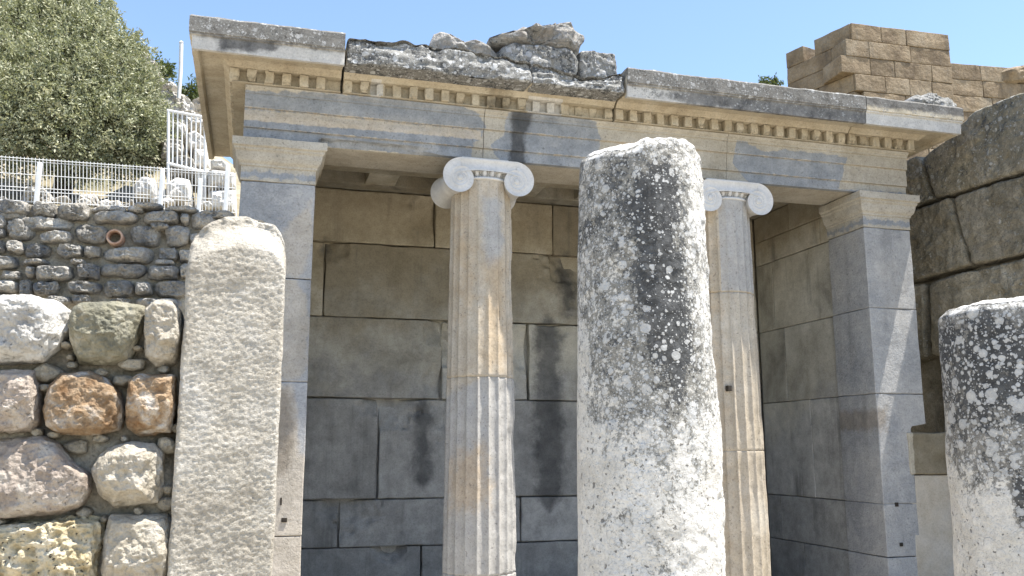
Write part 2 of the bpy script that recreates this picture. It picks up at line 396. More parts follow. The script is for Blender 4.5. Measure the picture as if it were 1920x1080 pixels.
M['rubble'] = stone('rubble_stone', [(.17, .178, .188), (.40, .38, .34), (.60, .565, .50)], big=6, blockvar=.35, bump=1, bscale=36, bdist=.03, speck=.16)
M['retain'] = stone('retaining_wall_stone', [(.17, .15, .105), (.32, .285, .215), (.45, .415, .34)], big=4, blockvar=.2, bump=1, bscale=26, bdist=.03, speck=.22, crust='attr', crust_kw=dict(density=.42, scale=17, white=(.46, .45, .41), mid=(.2, .185, .14)))
M['tower'] = stone('tower_sandstone', [(.15, .11, .07), (.275, .21, .135), (.34, .28, .20)], big=1.1, blockvar=.14, streak=.4, bump=.9, bscale=6, bdist=.06, speck=.2)
M['post'] = stone('marble_post', [(.42, .36, .28), (.50, .45, .37), (.55, .51, .45)], big=3, blockvar=0, speck=.1, patches=[('pb', [(.38, .2, .07), (.45, .3, .16)], .05, 10, .8)])
M['brown_block'] = stone('brown_block_stone', [(.16, .135, .09), (.21, .18, .125), (.27, .235, .17)], big=4, blockvar=0, patches=[('pl', [(.42, .38, .3), (.5, .46, .38)], .02, 12, .9)])
M['rock'] = stone('hill_rock', [(.26, .245, .22), (.46, .43, .38), (.60, .575, .53)], big=1.6, blockvar=.2, bump=.9, bscale=8, bdist=.05, speck=.2)
M['marble_frag'] = stone('marble_fragment', [(.48, .45, .40), (.58, .555, .51), (.66, .64, .60)], big=2.5, blockvar=.15, bump=.6, bscale=16)
M['loose'] = stone('loose_rock', [(.24, .22, .20), (.36, .34, .315), (.45, .43, .41)], big=6, blockvar=.15, bump=1, bscale=26, bdist=.03, crust=.50, crust_kw=dict(density=.4, scale=20, white=(.46, .46, .45)))
M['loose_dark'] = stone('loose_dark_block', [(.15, .15, .15), (.22, .22, .215), (.32, .315, .30)], big=6, blockvar=.1, bump=.8, bscale=26, bdist=.015, crust=.55, crust_kw=dict(density=.42, scale=20, white=(.46, .46, .46)))
M['ground'] = stone('dusty_ground', [(.36, .31, .24), (.44, .39, .31), (.50, .45, .37)], big=.7, blockvar=0, bump=.6, bscale=8, bdist=.03)
M['hill'] = stone('hill_soil', [(.10, .10, .05), (.28, .24, .16), (.42, .37, .28)], big=.5, blockvar=0, bump=.8, bscale=4, bdist=.1, speck=.25)
M['white_metal'] = simple('white_painted_metal', (.62, .63, .64), (.72, .72, .71), 12, .5)
M['clay'] = simple('clay_pipe', (.30, .16, .10), (.46, .33, .25), 14, .9, 0, .4)
M['bark'] = stone('tree_bark', [(.05, .04, .03), (.10, .08, .06), (.16, .14, .11)], big=6, blockvar=0, bump=1, bscale=20, bdist=.03)
def leafmat(name, cols):
    t = NT(name); r = t.attr('rnd'); c = t.ramp(r, [(0, cols[0]), (.5, cols[1]), (1, cols[2])])
    m = t.finish(c, .55, None, .3)
    tr = t.n('ShaderNodeBsdfTranslucent'); t.put(tr.inputs[0], t.mix(.5, c, (.16, .19, .03))); mx = t.n('ShaderNodeMixShader'); mx.inputs[0].default_value = .28
    t.t.links.new(t.b.outputs[0], mx.inputs[1]); t.t.links.new(tr.outputs[0], mx.inputs[2]); t.t.links.new(mx.outputs[0], t.out.inputs[0]); return m
M['leaf'] = leafmat('olive_leaf', [(.12, .135, .075), (.31, .325, .20), (.55, .54, .38)])
M['bush'] = leafmat('bush_leaf', [(.04, .06, .02), (.08, .11, .035), (.13, .16, .06)])
M['hole_shade'] = simple('painted_hole_shade', (.03, .025, .02), (.05, .04, .03))  # near-black colour standing in for the shade inside holes

random.seed(4)
GZ = -1.65
# ------------------------------------------------------------------ ground and hills
mb = MB(); g = np.linspace(-1, 1, 61); g = np.sign(g)*np.abs(g)**3*400
A, B = np.meshgrid(g, g, indexing='ij'); p = np.stack([A, B, A*0], -1).reshape(-1, 3)
p[:, 2] = GZ+np.where(np.hypot(p[:, 0], p[:, 1]) < 60, .03*fbm(p, .7, 3, 2), 0)
mb.grid(p.reshape(A.shape+(3,)), rnd=.5); tag(mb.build('ground', M['ground']), kind='structure')

def hill_h(x, y):
    """terrace rising behind the rubble wall, then a slope that climbs steeply to the left"""
    az = x/np.maximum(y, 1)
    e = np.interp(az, [-.6, -.256, -.175, -.146, -.117, -.075, -.03, .3, .5, .62, 1.2], [.50, .47, .43, .40, .37, .335, .30, .30, .38, .455, .46])
    e0 = np.interp(y, [6.9, 9.5, 12], [.250, .2475, .249])
    w = sstep(12.5, 24, y)
    z = y*(e0*(1-w)+e*w)
    far = np.maximum(0, y-26); z = z-far*e*.55*sstep(0, 10, far)
    q = np.stack([x, y, x*0], -1)
    return z+.05*fbm(q.reshape(-1, 3), 1.6, 4, 8).reshape(x.shape)*sstep(7, 12, y)+.5*w*fbm(q.reshape(-1, 3), .35, 4, 9).reshape(x.shape)
mb = MB(); X = np.concatenate([np.linspace(-40, -8, 40), np.linspace(-7.8, 6, 100), np.linspace(6.4, 55, 70)]); Y = np.concatenate([np.linspace(9.7, 16, 50), np.linspace(16.3, 90, 110)])
Y = np.concatenate([[9.69], Y]); A, B = np.meshgrid(X, Y, indexing='ij'); Hh = hill_h(A, B); Hh[:, 0] = GZ-.1; mb.grid(np.stack([A, B, Hh], -1), rnd=.4); tag(mb.build('hillside', M['hill']), kind='structure')
mb = MB(); X = np.linspace(-14, -.5, 90); Y = np.linspace(7.3, 9.7, 30); A, B = np.meshgrid(X, Y, indexing='ij')
mb.grid(np.stack([A, B, hill_h(A, B)], -1), rnd=.6); tag(mb.build('terrace', M['ground']), kind='structure')

# ------------------------------------------------------------------ fountain house
fh = empty('fountain_house', (2.88, 8.0, GZ), 'ruined marble fountain house with two fluted columns between square end piers under a toothed cornice', 'building')
def polyY(px, Y): return [tuple(onY(a, b, Y)[[0, 2]]) for a, b in px]
def polyX(px, X): return [tuple(onX(a, b, X)[[1, 2]]) for a, b in px]
def area(polys, cond=None):
    def f(V):
        r = np.full(len(V), -1.0)
        for p in polys: r = np.maximum(r, sdf_poly(V[:, 0], V[:, 2], p))
        if cond is not None: r = np.where(cond(V), r, -1)
        return r
    return f
front = lambda V: V[:, 1] < 7.06

# back wall of the cella: big ashlar courses at their measured joints
CZ = [-1.65, -.926, -.48, .49, 1.29, 2.047, 2.602]
courses = [
    (CZ[0], CZ[1], [-.1, 1.62, 2.56, 3.9, 5.43]), (CZ[1], CZ[2], [-.1, .821, 2.623, 3.6, 4.7, 5.43]), (CZ[2], CZ[3], [-.1, 1.179, 2.2, 3.55, 4.6, 5.43]),
    (CZ[3], CZ[4], [-.1, 1.80, 2.715, 3.7, 5.43]), (CZ[4], CZ[5], [-.1, .599, 2.05, 3.40, 4.4, 5.43]), (CZ[5], CZ[6], [-.1, 1.709, 3.0, 4.3, 5.43])]
mb = MB(); rgb = random.Random(2)
BW = 8.95
chip = {(0, 1): [(2.9, BW, -.95, .20, .22)], (0, 0): [(1.30, BW, -.93, .16, .14)], (1, 1): [(.88, BW, -.48, .34, .11)], (1, 0): [(.76, BW, -.48, .22, .12)], (2, 0): [(1.16, BW, .50, .20, .12)],
        (2, 1): [(1.26, BW, .52, .36, .13), (2.0, BW, .46, .36, .10)], (3, 0): [(1.80, BW, .62, .2, .10), (1.82, BW, 1.22, .22, .13)], (3, 1): [(1.84, BW, 1.05, .26, .12), (2.70, BW, 1.0, .26, .10)], (4, 2): [(3.28, BW, 2.08, .42, .16)],
        (4, 1): [(.63, BW, 2.04, .2, .10)], (5, 0): [(1.70, BW, 2.38, .26, .08)], (4, 0): [(.58, BW, 1.98, .24, .08)], (3, 2): [(3.0, BW, 1.28, .2, .08)]}
for ci, (z0, z1, xs) in enumerate(courses):
    for k in range(len(xs)-1):
        j = rgb.uniform(-.012, .016); gp = .016 if (ci, k) in ((2, 0), (1, 0), (3, 1)) else rgb.uniform(.003, .008)
        lo = (xs[k]+.003, BW+j, z0+rgb.uniform(.002, .006)); hi = (xs[k+1]-gp, BW+.3, z1-rgb.uniform(.002, .007))
        sd = ci*7+k
        def wob(q, d, sd=sd):
            q = q.copy(); a = np.abs(d[:, [0, 2]]).max(1) > .2; n = fbm(q*np.array([1, .2, 1]), 4.5, 4, sd+300); m = fbm(q*np.array([1, .2, 1]), 4.5, 4, sd+340)
            q[:, 2] += np.sign(d[:, 2])*(np.abs(d[:, 2]) > .2)*(-.016*np.maximum(0, n-.05)); q[:, 0] += np.sign(d[:, 0])*(np.abs(d[:, 0]) > .2)*(-.016*np.maximum(0, m-.05))
            q[:, 1] += .006*fbm(q, 1.3, 2, sd)+.0015*fbm(q, 20, 3, sd); return q
        rbox(mb, lo, hi, r=.014, res=.022, amp=.006, nscale=2.2, seed=sd, skip='Y', chips=chip.get((ci, k), ()), disp=wob)
rbox(mb, (-.15, BW+.10, GZ), (5.9, BW+.36, 2.84), r=0, res=3, amp=0, skip='')
def backmix(V):
    return V[:, 2]*.28-.35
o = mb.build('back_wall', M['back'], fh, attrs={'pb': lambda V: backmix(V)-.05*np.abs(V[:, 0]-.8), 'pg': lambda V: -backmix(V)-.15,
    'pd': lambda V: np.maximum.reduce([.12-np.abs(V[:, 0]-2.93)*.8-np.maximum(0, V[:, 2]-1.25)*.8-np.maximum(0, -.45-V[:, 2])*.8, .07-np.abs(V[:, 0]-1.62)*.9-np.maximum(0, V[:, 2]-.45)-np.maximum(0, -.3-V[:, 2]),
        .05-np.abs(V[:, 0]-3.15)*.7-np.maximum(0, V[:, 2]-2.0)-np.maximum(0, 1.4-V[:, 2]), .06-np.abs(V[:, 0]-.60)*1.2-np.abs(V[:, 2]-1.95)*.6]),
    'pl': lambda V: np.maximum.reduce([.05-np.hypot((V[:, 0]-1.35)*.35, V[:, 2]-.53)*1.1, .03-np.hypot((V[:, 0]-3.2)*.3, V[:, 2]-1.42)*1.3, .03-np.hypot((V[:, 0]-1.5)*.6, V[:, 2]-.38)])})

# side walls
def side_courses(mb, X0, X1, skip):
    zs = [GZ, -.95, -.49, .49, 1.28, 2.04, 2.31, 2.602]; ys = [[7.56, 8.3, 8.95], [7.56, 8.7, 8.95], [7.56, 8.05, 8.95], [7.56, 8.45, 8.95], [7.56, 8.62, 8.95], [7.56, 7.72, 8.95], [7.56, 8.25, 8.95]]
    for i in range(7):
        for k in range(len(ys[i])-1):
            rbox(mb, (X0, ys[i][k]+.0025, zs[i]+.003), (X1, ys[i][k+1]-.0025, zs[i+1]-.003), r=.01, res=.05, amp=.005, nscale=2.5, seed=90+i*3+k, skip=skip)
mb = MB(); side_courses(mb, 5.44, 5.70, 'X'); rbox(mb, (5.50, 7.56, GZ), (5.91, 9.3, 2.84), r=0, res=3, amp=0)
mb.build('side_wall', M['back'], fh, attrs={'pb': lambda V: (V[:, 2]-2.15)*.8, 'pg': lambda V: .2-V[:, 2]*.4+(8.0-V[:, 1])*.15, 'pd': lambda V: -1+0*V[:, 0], 'pl': lambda V: -1+0*V[:, 0]})
mb = MB(); side_courses(mb, .06, .35, 'x'); rbox(mb, (-.18, 7.56, GZ), (.30, 9.3, 2.84), r=0, res=3, amp=0)
mb.build('side_wall', M['back'], fh, attrs={'pb': lambda V: (V[:, 2]-1.5)*.8, 'pg': lambda V: -V[:, 2], 'pd': lambda V: -1+0*V[:, 0], 'pl': lambda V: -1+0*V[:, 0]})

# antae (square end piers) with moulded capitals
CAPP = [(-.02, 2.045), (.004, 2.05), (.004, 2.16), (.018, 2.165), (.02, 2.18), (.045, 2.20), (.062, 2.235), (.07, 2.27), (.088, 2.285), (.09, 2.30), (.115, 2.312), (.115, 2.375), (.0, 2.384)]
CAPP = [(o*.68 if o > 0 else o, z) for (o, z) in CAPP]
def anta(x0, x1, zs, taper, patches, capmul=1.0, seed=0):
    mb = MB()
    for i in range(len(zs)-1):
        rbox(mb, (x0, 7.0, zs[i]+.002), (x1, 7.56, zs[i+1]-.002), r=.008, res=.025, amp=.005, nscale=4, seed=seed+i, skip='Y', disp=taper)
    a = mb.build('anta', M['anta'], fh, attrs=patches)
    mb = MB(); xs = [(x0, 7.56, -1*capmul, 0), (x0, 7.0, -1*capmul, -1), (x1, 7.0, 1*capmul, -1), (x1, 7.56, 1*capmul, 0)]
    wear = lambda P: P+np.stack([fbm(P, 9, 3, seed+40), fbm(P, 9, 3, seed+41), fbm(P, 9, 3, seed+42)], 1)*.006
    sweep(mb, xs, CAPP, res=.03, pres=.012, disp=wear)
    mb.build('anta_capital', M['arch'], a, sharp=28, attrs={'pg': lambda V: .012-np.abs(V[:, 2]-2.1)*.5, 'pl': lambda V: -.01-np.abs(V[:, 2]-2.34)*.3, 'pd': lambda V: -1+0*V[:, 0]})
    return a
def rt(q, d):
    q = q.copy(); w = sstep(.19, .22, q[:, 2]); s = 1-.335*(1-w)*(q[:, 2] < .4); m = q[:, 0] > 5.55
    q[:, 0] = np.where(m, np.minimum(q[:, 0], 5.935*w+5.765*(1-w)), q[:, 0]); return q
anta(5.42, 5.935, [GZ, -.95, -.49, .49, 1.28, 2.045], rt, {
    'pb': lambda V: -.35+0*V[:, 0], 'pd': area([polyY([(1628, 768), (1662, 766), (1664, 806), (1630, 806)], 7.0)])}, seed=11)
anta(-.19, .372, [GZ, -.63, .5, 1.29, 2.045], None, {
    'pb': area([polyY([(525, 440), (560, 402), (584, 375), (586, 440), (583, 470), (570, 505), (560, 517), (525, 517)], 7.0), polyY([(525, 522), (556, 522), (572, 555), (579, 600), (577, 680), (560, 712), (525, 712)], 7.0),
                polyY([(500, 720), (548, 722), (558, 770), (560, 852), (578, 856), (578, 1100), (500, 1100)], 7.0)]),
    'pd': area([polyY([(500, 730), (540, 728), (552, 790), (545, 880), (500, 900)], 7.0)])}, seed=21)
a_l = [o for o in sc.objects if o.name.startswith('anta') and o.type == 'MESH' and 'capital' not in o.name][1]
for (px, py, w, h) in ((533, 975, .02, .016), (527, 940, .006, .028)):
    mb = MB(); c = onY(px, py, 6.999); rbox(mb, (c[0]-w, 6.9925, c[2]-h), (c[0]+w, 7.01, c[2]+h), r=.003, res=.1, amp=0)
    mb.build('painted_dowel_hole', M['hole_shade'], a_l)  # thin dark block on the face, its colour painting a hole's shade
a_r = [o for o in sc.objects if o.name.startswith('anta') and o.type == 'MESH' and 'capital' not in o.name][0]
for (px, py, w, h) in ((1681, 946, .018, .018), (1690, 1021, .016, .016)):
    mb = MB(); c = onY(px, py, 6.999); rbox(mb, (c[0]-w, 6.9925, c[2]-h), (c[0]+w, 7.01, c[2]+h), r=.003, res=.1, amp=0)
    mb.build('painted_dowel_hole', M['hole_shade'], a_r)  # no opening cut: dark block paints the shade of a hole

# ceiling with coffers, roof
mb = MB()
rbox(mb, (.0, 7.5, 2.73), (5.8, 9.1, 2.83), r=0, res=.4, amp=0)
for (y0, y1) in ((7.505, 7.72), (8.15, 8.36), (8.74, 8.96)): rbox(mb, (.1, y0, 2.604), (5.7, y1, 2.74), r=.01, res=.06, amp=.004, seed=int(y0*10))
for k, x in enumerate(np.arange(.36, 5.7, .74)):
    for (y0, y1) in ((7.718, 8.152), (8.358, 8.742)): rbox(mb, (x-.15, y0, 2.608), (x+.15, y1, 2.74), r=.01, res=.06, amp=.003, seed=k)
mb.build('coffered_ceiling', M['back'], fh, attrs={'pb': lambda V: .12-.1*V[:, 1]+.75, 'pg': lambda V: -1+0*V[:, 0], 'pd': lambda V: -1+0*V[:, 0], 'pl': lambda V: -1+0*V[:, 0]})
mb = MB(); rbox(mb, (-.1, 7.05, 2.835), (5.85, 9.35, 3.11), r=.02, res=.3, amp=.02)
mb.build('roof_slab', M['loose_dark'], fh)

# architrave: three beams with three fasciae each
ARP = [(-.52, 2.386), (-.004, 2.386), (-.004, 2.473), (.015, 2.476), (.015, 2.634), (.034, 2.637), (.034, 2.742), (.046, 2.746), (.048, 2.762), (.068, 2.780), (.074, 2.798), (-.52, 2.80)]
PG = [polyY([(440, 172), (560, 176), (700, 186), (790, 190), (870, 205), (898, 216), (910, 240), (903, 256), (888, 268), (884, 305), (740, 300), (610, 290), (440, 270)], 6.98),
      polyY([(946, 228), (952, 214), (1000, 212), (1080, 220), (1116, 233), (1125, 262), (1122, 300), (1110, 330), (1085, 330), (990, 310), (948, 305), (926, 285), (922, 272), (932, 262), (945, 256)], 6.98),
      polyY([(1380, 265), (1400, 268), (1422, 281), (1440, 286), (1470, 281), (1520, 288), (1560, 292), (1585, 297), (1580, 330), (1572, 366), (1500, 360), (1420, 347), (1398, 333), (1384, 318), (1374, 306)], 6.98),
      polyY([(1420, 345), (1720, 362), (1720, 385), (1420, 372)], 6.98)]
PL = [polyY([(440, 202), (600, 214), (760, 231), (902, 244), (902, 262), (760, 249), (600, 237), (440, 222)], 6.98)]
PD = [polyY([(956, 210), (998, 214), (993, 235), (985, 258), (984, 306), (952, 304), (960, 270), (956, 240)], 6.98)]
def arch_disp(P):
    q = P.copy(); n = fbm(P, 7, 4, 61); n2 = fbm(P, 26, 3, 62)
    m = (q[:, 0] < 1.45) & (q[:, 0] > .40)
    e = m*np.clip(1-np.hypot((q[:, 1]-6.99)/.07, (q[:, 2]-2.385)/.06), 0, 1)*sstep(1.45, 1.1, q[:, 0])
    q[:, 2] += e*(.03+.06*np.abs(n)+.02*n2); q[:, 1] += e*(.05+.03*n)
    f = np.exp(-((q[:, 2]-2.625)/.035)**2)*(q[:, 1] < 7.1)*(q[:, 0] < 1.66)       # worn arris of the left beam
    q[:, 1] += f*(.016+.012*n)
    q[:, 1] += (.0025*n2+.003*n)*(q[:, 1] < 7.1); return q
for k, (x0, x1) in enumerate(((-.19, 1.732), (1.737, 4.0), (4.004, 5.93))):
    mb = MB(); sweep(mb, [(x0, 7.0, 0, -1), (x1, 7.0, 0, -1)], ARP, res=.02, pres=.013, disp=arch_disp)
    o = mb.build('architrave_beam', M['arch'], fh, sharp=28, attrs={'pg': area(PG, front), 'pl': lambda V: np.maximum(area(PL, front)(V), np.where(front(V), .0005-np.minimum(np.abs(V[:, 2]-2.477), np.abs(V[:, 2]-2.637))*.9, -1)), 'pd': area(PD, front)})
    o['label'] = ('grey architrave beam with a pale worn band', 'grey patched architrave beam with a black water stain', 'beige architrave beam with one large grey patch')[k]

# cornice blocks
BED = [(-.5, 2.803), (.10, 2.803), (.10, 2.808), (.055, 2.811), (.055, 2.905), (.13, 2.907), (.135, 2.918), (.165, 2.94), (.175, 2.95)]
TOPP = [(.33, 2.945), (.335, 2.925), (.345, 2.912), (.385, 2.908), (.388, 3.012), (.40, 3.018), (.402, 3.03), (.41, 3.034), (.412, 3.15), (.40, 3.165), (-.5, 3.18)]
def corn_attr(k):
    def pd(V):
        x, y, z = V.T; base = (z-3.035)*1.4+.035
        if k == 0: base = np.maximum(base, area([[(-.38, 2.93), (-.15, 2.93), (.02, 2.96), (.02, 3.05), (-.38, 3.05)]])(V)*1.2)
        if k == 2: base = np.maximum(base, .07-np.abs(z-2.965)*.9-np.maximum(0, 3.5-x)*.25)
        if k == 3: base = base-.085
        if k == 1: base = -.2+0*x
        return np.where((y < 6.66) | (z > 3.1), base, -1)
    def pw(V):
        x, y, z = V.T; return np.where((z < 3.03) & (z > 2.906) & (y < 6.66), .05, np.where((k == 1) & (z < 2.93) & (np.sin(x*9)+np.sin(x*3.7) > .9), .01, -.08))
    def pb(V):
        x, y, z = V.T; return np.where(k == 1, .10-np.abs(x-1.78)*.45+.05*np.exp(-((x-1.93)/.08)**2)-.05, -1)-.03
    return {'pd': pd, 'pw': pw, 'pb': pb, 'crust': lambda V: np.where((V[:, 2] > 3.02) & ((V[:, 1] < 6.66) | (V[:, 2] > 3.1)), .50 if k != 3 else .44, np.where((k == 2) & (V[:, 1] < 6.63) & (V[:, 2] > 2.91), .455, .2))}
def corn_disp(P):
    n = fbm(P, 8, 4, 71); n2 = fbm(P, 30, 3, 72); q = P.copy()
    top = sstep(3.1, 3.17, q[:, 2])
    q[:, 2] += top*.012*n+.002*n2; q[:, 1] += .004*n+.002*n2; q[:, 0] += .003*n2; return q
XL, XR = -.19, 5.885
cspec = [([(XL, 9.3, -1, 0), (XL, 7.0, -1, -1), (.537, 7.0, 0, -1)], BED+TOPP), ([(.556, 7.0, 0, -1), (2.868, 7.0, 0, -1)], BED+[(.335, 2.955), (.30, 3.03), (-.5, 3.05)]),
         ([(2.886, 7.0, 0, -1), (5.222, 7.0, 0, -1)], BED+TOPP), ([(5.230, 7.0, 0, -1), (XR, 7.0, 1, -1), (XR, 9.3, 1, 0)], BED+TOPP)]
clab = ['left corner cornice block with a clean grey top edge', 'broken middle cornice block with black lichen', 'long cornice block with dark weathered face', 'paler right corner cornice block']
rngd = random.Random(3)
cblocks = []
for k, (path, prof) in enumerate(cspec):
    mb = MB(); sweep(mb, path, prof, res=.025, pres=.014, disp=corn_disp, rnd=.3+.2*k)
    o = mb.build('cornice_block', M['cornice'], fh, sharp=30, attrs=corn_attr(k)); o['label'] = clab[k]; cblocks.append(o)
    xs0, xs1 = ((XL-.12, .53), (.56, 2.865), (2.89, 5.22), (5.24, XR+.12))[k]
    x = xs0
    while x+.072 < xs1+.01:
        dep = .125 if rngd.random() < .8 else .105
        if k == 1 and (2.15 < x < 2.75 or 1.5 < x < 1.75): dep = .07+.04*rngd.random()
        mb = MB()
        rbox(mb, (x, 7.0-dep, 2.808), (x+.068, 6.955, 2.906), r=.008, res=.018, amp=.010, nscale=22, seed=int(x*50), skip='YZ', rnd=rngd.random(),
             chips=[(x+.04, 7-dep, 2.815, .05*rngd.random()+.01, .03)] if rngd.random() < .5 else ())
        mb.build('dentil', M['cornice'], o, attrs=corn_attr(k)); x += .1315
    if k in (0, 3):
        y = 7.0
        for _ in range(8 if k == 0 else 3):
            xa = (XL-.125, XL-.04) if k == 0 else (XR+.04, XR+.125)
            mb = MB(); rbox(mb, (xa[0], y+.03, 2.808), (xa[1], y+.098, 2.906), r=.006, res=.03, amp=.003, nscale=22, seed=int(y*50), skip='Z', rnd=rngd.random()); y += .1315
            mb.build('dentil', M['cornice'], o, attrs=corn_attr(k))
# the ragged lichen-covered top of the broken block
tp = np.array([onY(a, b, 6.68)[[0, 2]] for a, b in [(646, 76), (700, 78), (760, 80), (800, 90), (835, 94), (880, 96), (930, 108), (985, 118), (1000, 124), (1030, 129), (1060, 139), (1090, 147), (1130, 147), (1160, 139), (1174, 150)]])
mb = MB()
def rag(q, d):
    q = q.copy(); t = np.clip((q[:, 2]-2.95)/.22, 0, 1); zt = np.interp(q[:, 0], tp[:, 0], tp[:, 1])
    n = fbm(q, 5, 5, 81); n2 = fbm(q*np.array([1, 1, 2.6]), 11, 4, 82)
    q[:, 2] = 2.945+(zt-2.945)*t+.022*fbm(q, 12, 3, 83)*t
    led = np.round((n*.6+t*1.1)*3)/3                           # stepped, split ledges
    q[:, 1] = q[:, 1]+(d[:, 1] < -.3)*(.05*led*t+.03*n+.022*n2)
    return q
rbox(mb, (.556, 6.635, 2.945), (2.055, 7.35, 3.17), r=.025, res=.016, amp=.012, nscale=9, seed=5, skip='Y', disp=rag)
rbox(mb, (2.062, 6.635, 2.945), (2.87, 7.35, 3.17), r=.025, res=.016, amp=.012, nscale=9, seed=6, skip='Y', disp=rag)
mb.build('broken_face', M['broken'], cblocks[1], sharp=0)

# Ionic columns: fluted shaft (drums) with a capital
def ionic(cx, joints, flutes_upper, seed, attrs, wear):
    cy = 7.13; R0, R1 = .300, .254; zt = 2.185; zb = GZ
    nth = 20*12; zs = np.arange(zb, zt, .018); extra = []
    for j in joints: extra += [j-.006, j-.002, j+.002, j+.006]
    zs = np.unique(np.concatenate([zs, extra, [zt]]))
    th = np.linspace(0, 2*math.pi, nth, endpoint=False); T, Z = np.meshgrid(th, zs)
    t = (Z-zb)/(zt-zb); R = R0+(R1-R0)*t**1.25
    f = (T/(2*math.pi)*20) % 1; x = np.abs(f-.5)/.44; ch = np.sqrt(np.clip(1-x*x, 0, 1))
    p0 = np.stack([cx+R*np.cos(T), cy+R*np.sin(T), Z], -1).reshape(-1, 3)
    n = fbm(p0, 3, 4, seed).reshape(T.shape); n2 = fbm(p0, 18, 3, seed+1).reshape(T.shape)
    dep = np.where(Z > joints[0], flutes_upper, .021)*np.clip(1+.7*n, .25, 1.3)*sstep(zt-.01, zt-.10, Z)
    jt = np.zeros_like(Z)
    for j in joints: jt = np.maximum(jt, np.exp(-((Z-j)/.004)**2))
    R = R-dep*ch-.010*jt+.0035*n2-.006*np.maximum(0, n-.15)*2*(1-ch)
    R = R-wear(T, Z, n, n2)
    mb = MB(); mb.grid(np.stack([cx+R*np.cos(T), cy+R*np.sin(T), Z], -1), wrap_v=True, rnd=.5+0*Z.ravel())
    o = mb.build('ionic_column', M['shaft'], fh, sharp=0, attrs=attrs)
    # capital
    mb = MB(); top = 2.336; vz = 2.169; y0, y1 = 6.858, 7.40; k = .09; A0 = .167
    for sx in (-1, 1):
        vx = cx+sx*.238
        tht = np.linspace(0, 2*math.pi, 73); rr = np.linspace(0, 1, 46)
        for yy, sy in ((y0, 1), (y1, -1)):
            TH, RR = np.meshgrid(tht, rr, indexing='ij'); out = A0*np.exp(-k*TH)
            r = RR*out; ee = np.maximum(r, 1e-4)
            u = (np.log(A0/ee)/k-TH)/(2*math.pi); fr = u-np.floor(u)
            rel = .0055*np.sin(math.pi*np.clip(fr, 0, 1))**.7; rel = np.where(r < .022, -.006*np.sqrt(np.clip(1-(r/.022)**2, 0, 1)), rel)
            rel = rel*np.clip((1-RR)*14, 0, 1)
            P = np.stack([vx+sx*r*np.sin(TH), yy+sy*rel, vz+r*np.cos(TH)], -1); mb.grid(P, flip=(sx*sy < 0))
        ys = np.linspace(0, 1, 22); TH, S = np.meshgrid(np.linspace(0, 2*math.pi, 73), ys, indexing='ij')
        sc_ = 1-.30*np.sin(math.pi*S)**.8+.05*np.exp(-((S-.5)/.06)**2)+.02*np.exp(-((S-.42)/.02)**2)+.02*np.exp(-((S-.58)/.02)**2); sc_ = np.where((S < .04) | (S > .96), 1, sc_)
        r = A0*np.exp(-k*TH)*sc_
        r = np.where(TH < .9, np.minimum(r, (top-vz)/np.maximum(np.cos(TH), .3)), r)
        mb.grid(np.stack([vx+sx*r*np.sin(TH), y0+(y1-y0)*S, vz+r*np.cos(TH)], -1), flip=sx > 0)
    # canalis band between the volutes: concave front with raised fillets
    xs = np.linspace(-.243, .243, 40); vs = np.linspace(0, 1, 20); Xg, Vg = np.meshgrid(xs, vs, indexing='ij')
    sag = .006*(1-(Xg/.243)**2)
    P = np.stack([cx+Xg, y0+.010*np.sin(math.pi*np.clip((Vg-.12)/.76, 0, 1))**.8, 2.238+sag*0-.03*(np.abs(Xg)/.243)**3*(1-Vg)+(top-2.238)*Vg], -1); mb.grid(P)
    rbox(mb, (cx-.245, y0+.012, 2.235), (cx+.245, y1-.012, top), r=.004, res=.05, amp=.001, skip='y')
    rbox(mb, (cx-.2, y0+.125, top-.01), (cx+.2, y1-.03, 2.386), r=.004, res=.05, amp=.001)
    # egg-and-dart echinus and astragal
    nt = 24*14; nv = 26; T, Vv = np.meshgrid(np.linspace(0, 2*math.pi, nt, endpoint=False), np.linspace(0, 1, nv), indexing='ij')
    cu = ((T/(2*math.pi)*24) % 1)-.5; eg = np.clip(1-(cu/.30)**2-((Vv-.62)/.52)**2, 0, 1)**.5
    ring = np.exp(-(((np.sqrt((cu/.38)**2+((Vv-.62)/.62)**2)-1)/.10)**2)); dart = np.exp(-((np.abs(cu)-.5)/.05)**2)*Vv
    Rr = .226+.026*Vv+.022*eg-.016*ring*(1-eg)+.010*dart
    mb.grid(np.stack([cx+Rr*np.cos(T), cy+Rr*np.sin(T), 2.185+.062*Vv], -1), wrap_u=True, flip=True)
    a = np.linspace(0, 2*math.pi, 60, endpoint=False); b = np.linspace(0, 2*math.pi, 10, endpoint=False); Aa, Bb = np.meshgrid(a, b, indexing='ij')
    mb.grid(np.stack([cx+(.252+.012*np.cos(Bb))*np.cos(Aa), cy+(.252+.012*np.cos(Bb))*np.sin(Aa), 2.182+.012*np.sin(Bb)], -1), wrap_u=True, wrap_v=True)
    mb.build('capital', M['capital'], o, sharp=40)
    return o
def wear1(T, Z, n, n2):
    fr = np.exp(-((np.angle(np.exp(1j*(T-(-.55))))/.5)**2))                     # broken arrises on the right side
    return .012*fr*np.clip(n*2+n2, 0, 1)+.0
c1 = ionic(1.752, [.56, -.95], .014, 31, {'pg': lambda V: np.maximum(.56-V[:, 2]-.25*np.clip((1.72-V[:, 0])*2.2, 0, 1), area([polyY([(905, 370), (942, 372), (945, 480), (915, 500), (905, 440)], 6.88)])(V)),
     'pb': area([polyY([(905, 500), (945, 480), (945, 690), (905, 690)], 6.88), polyY([(850, 860), (905, 830), (915, 950), (845, 960)], 6.88), polyY([(860, 395), (880, 400), (890, 560), (870, 600)], 6.88)], lambda V: V[:, 1] < 7.1)}, wear1)
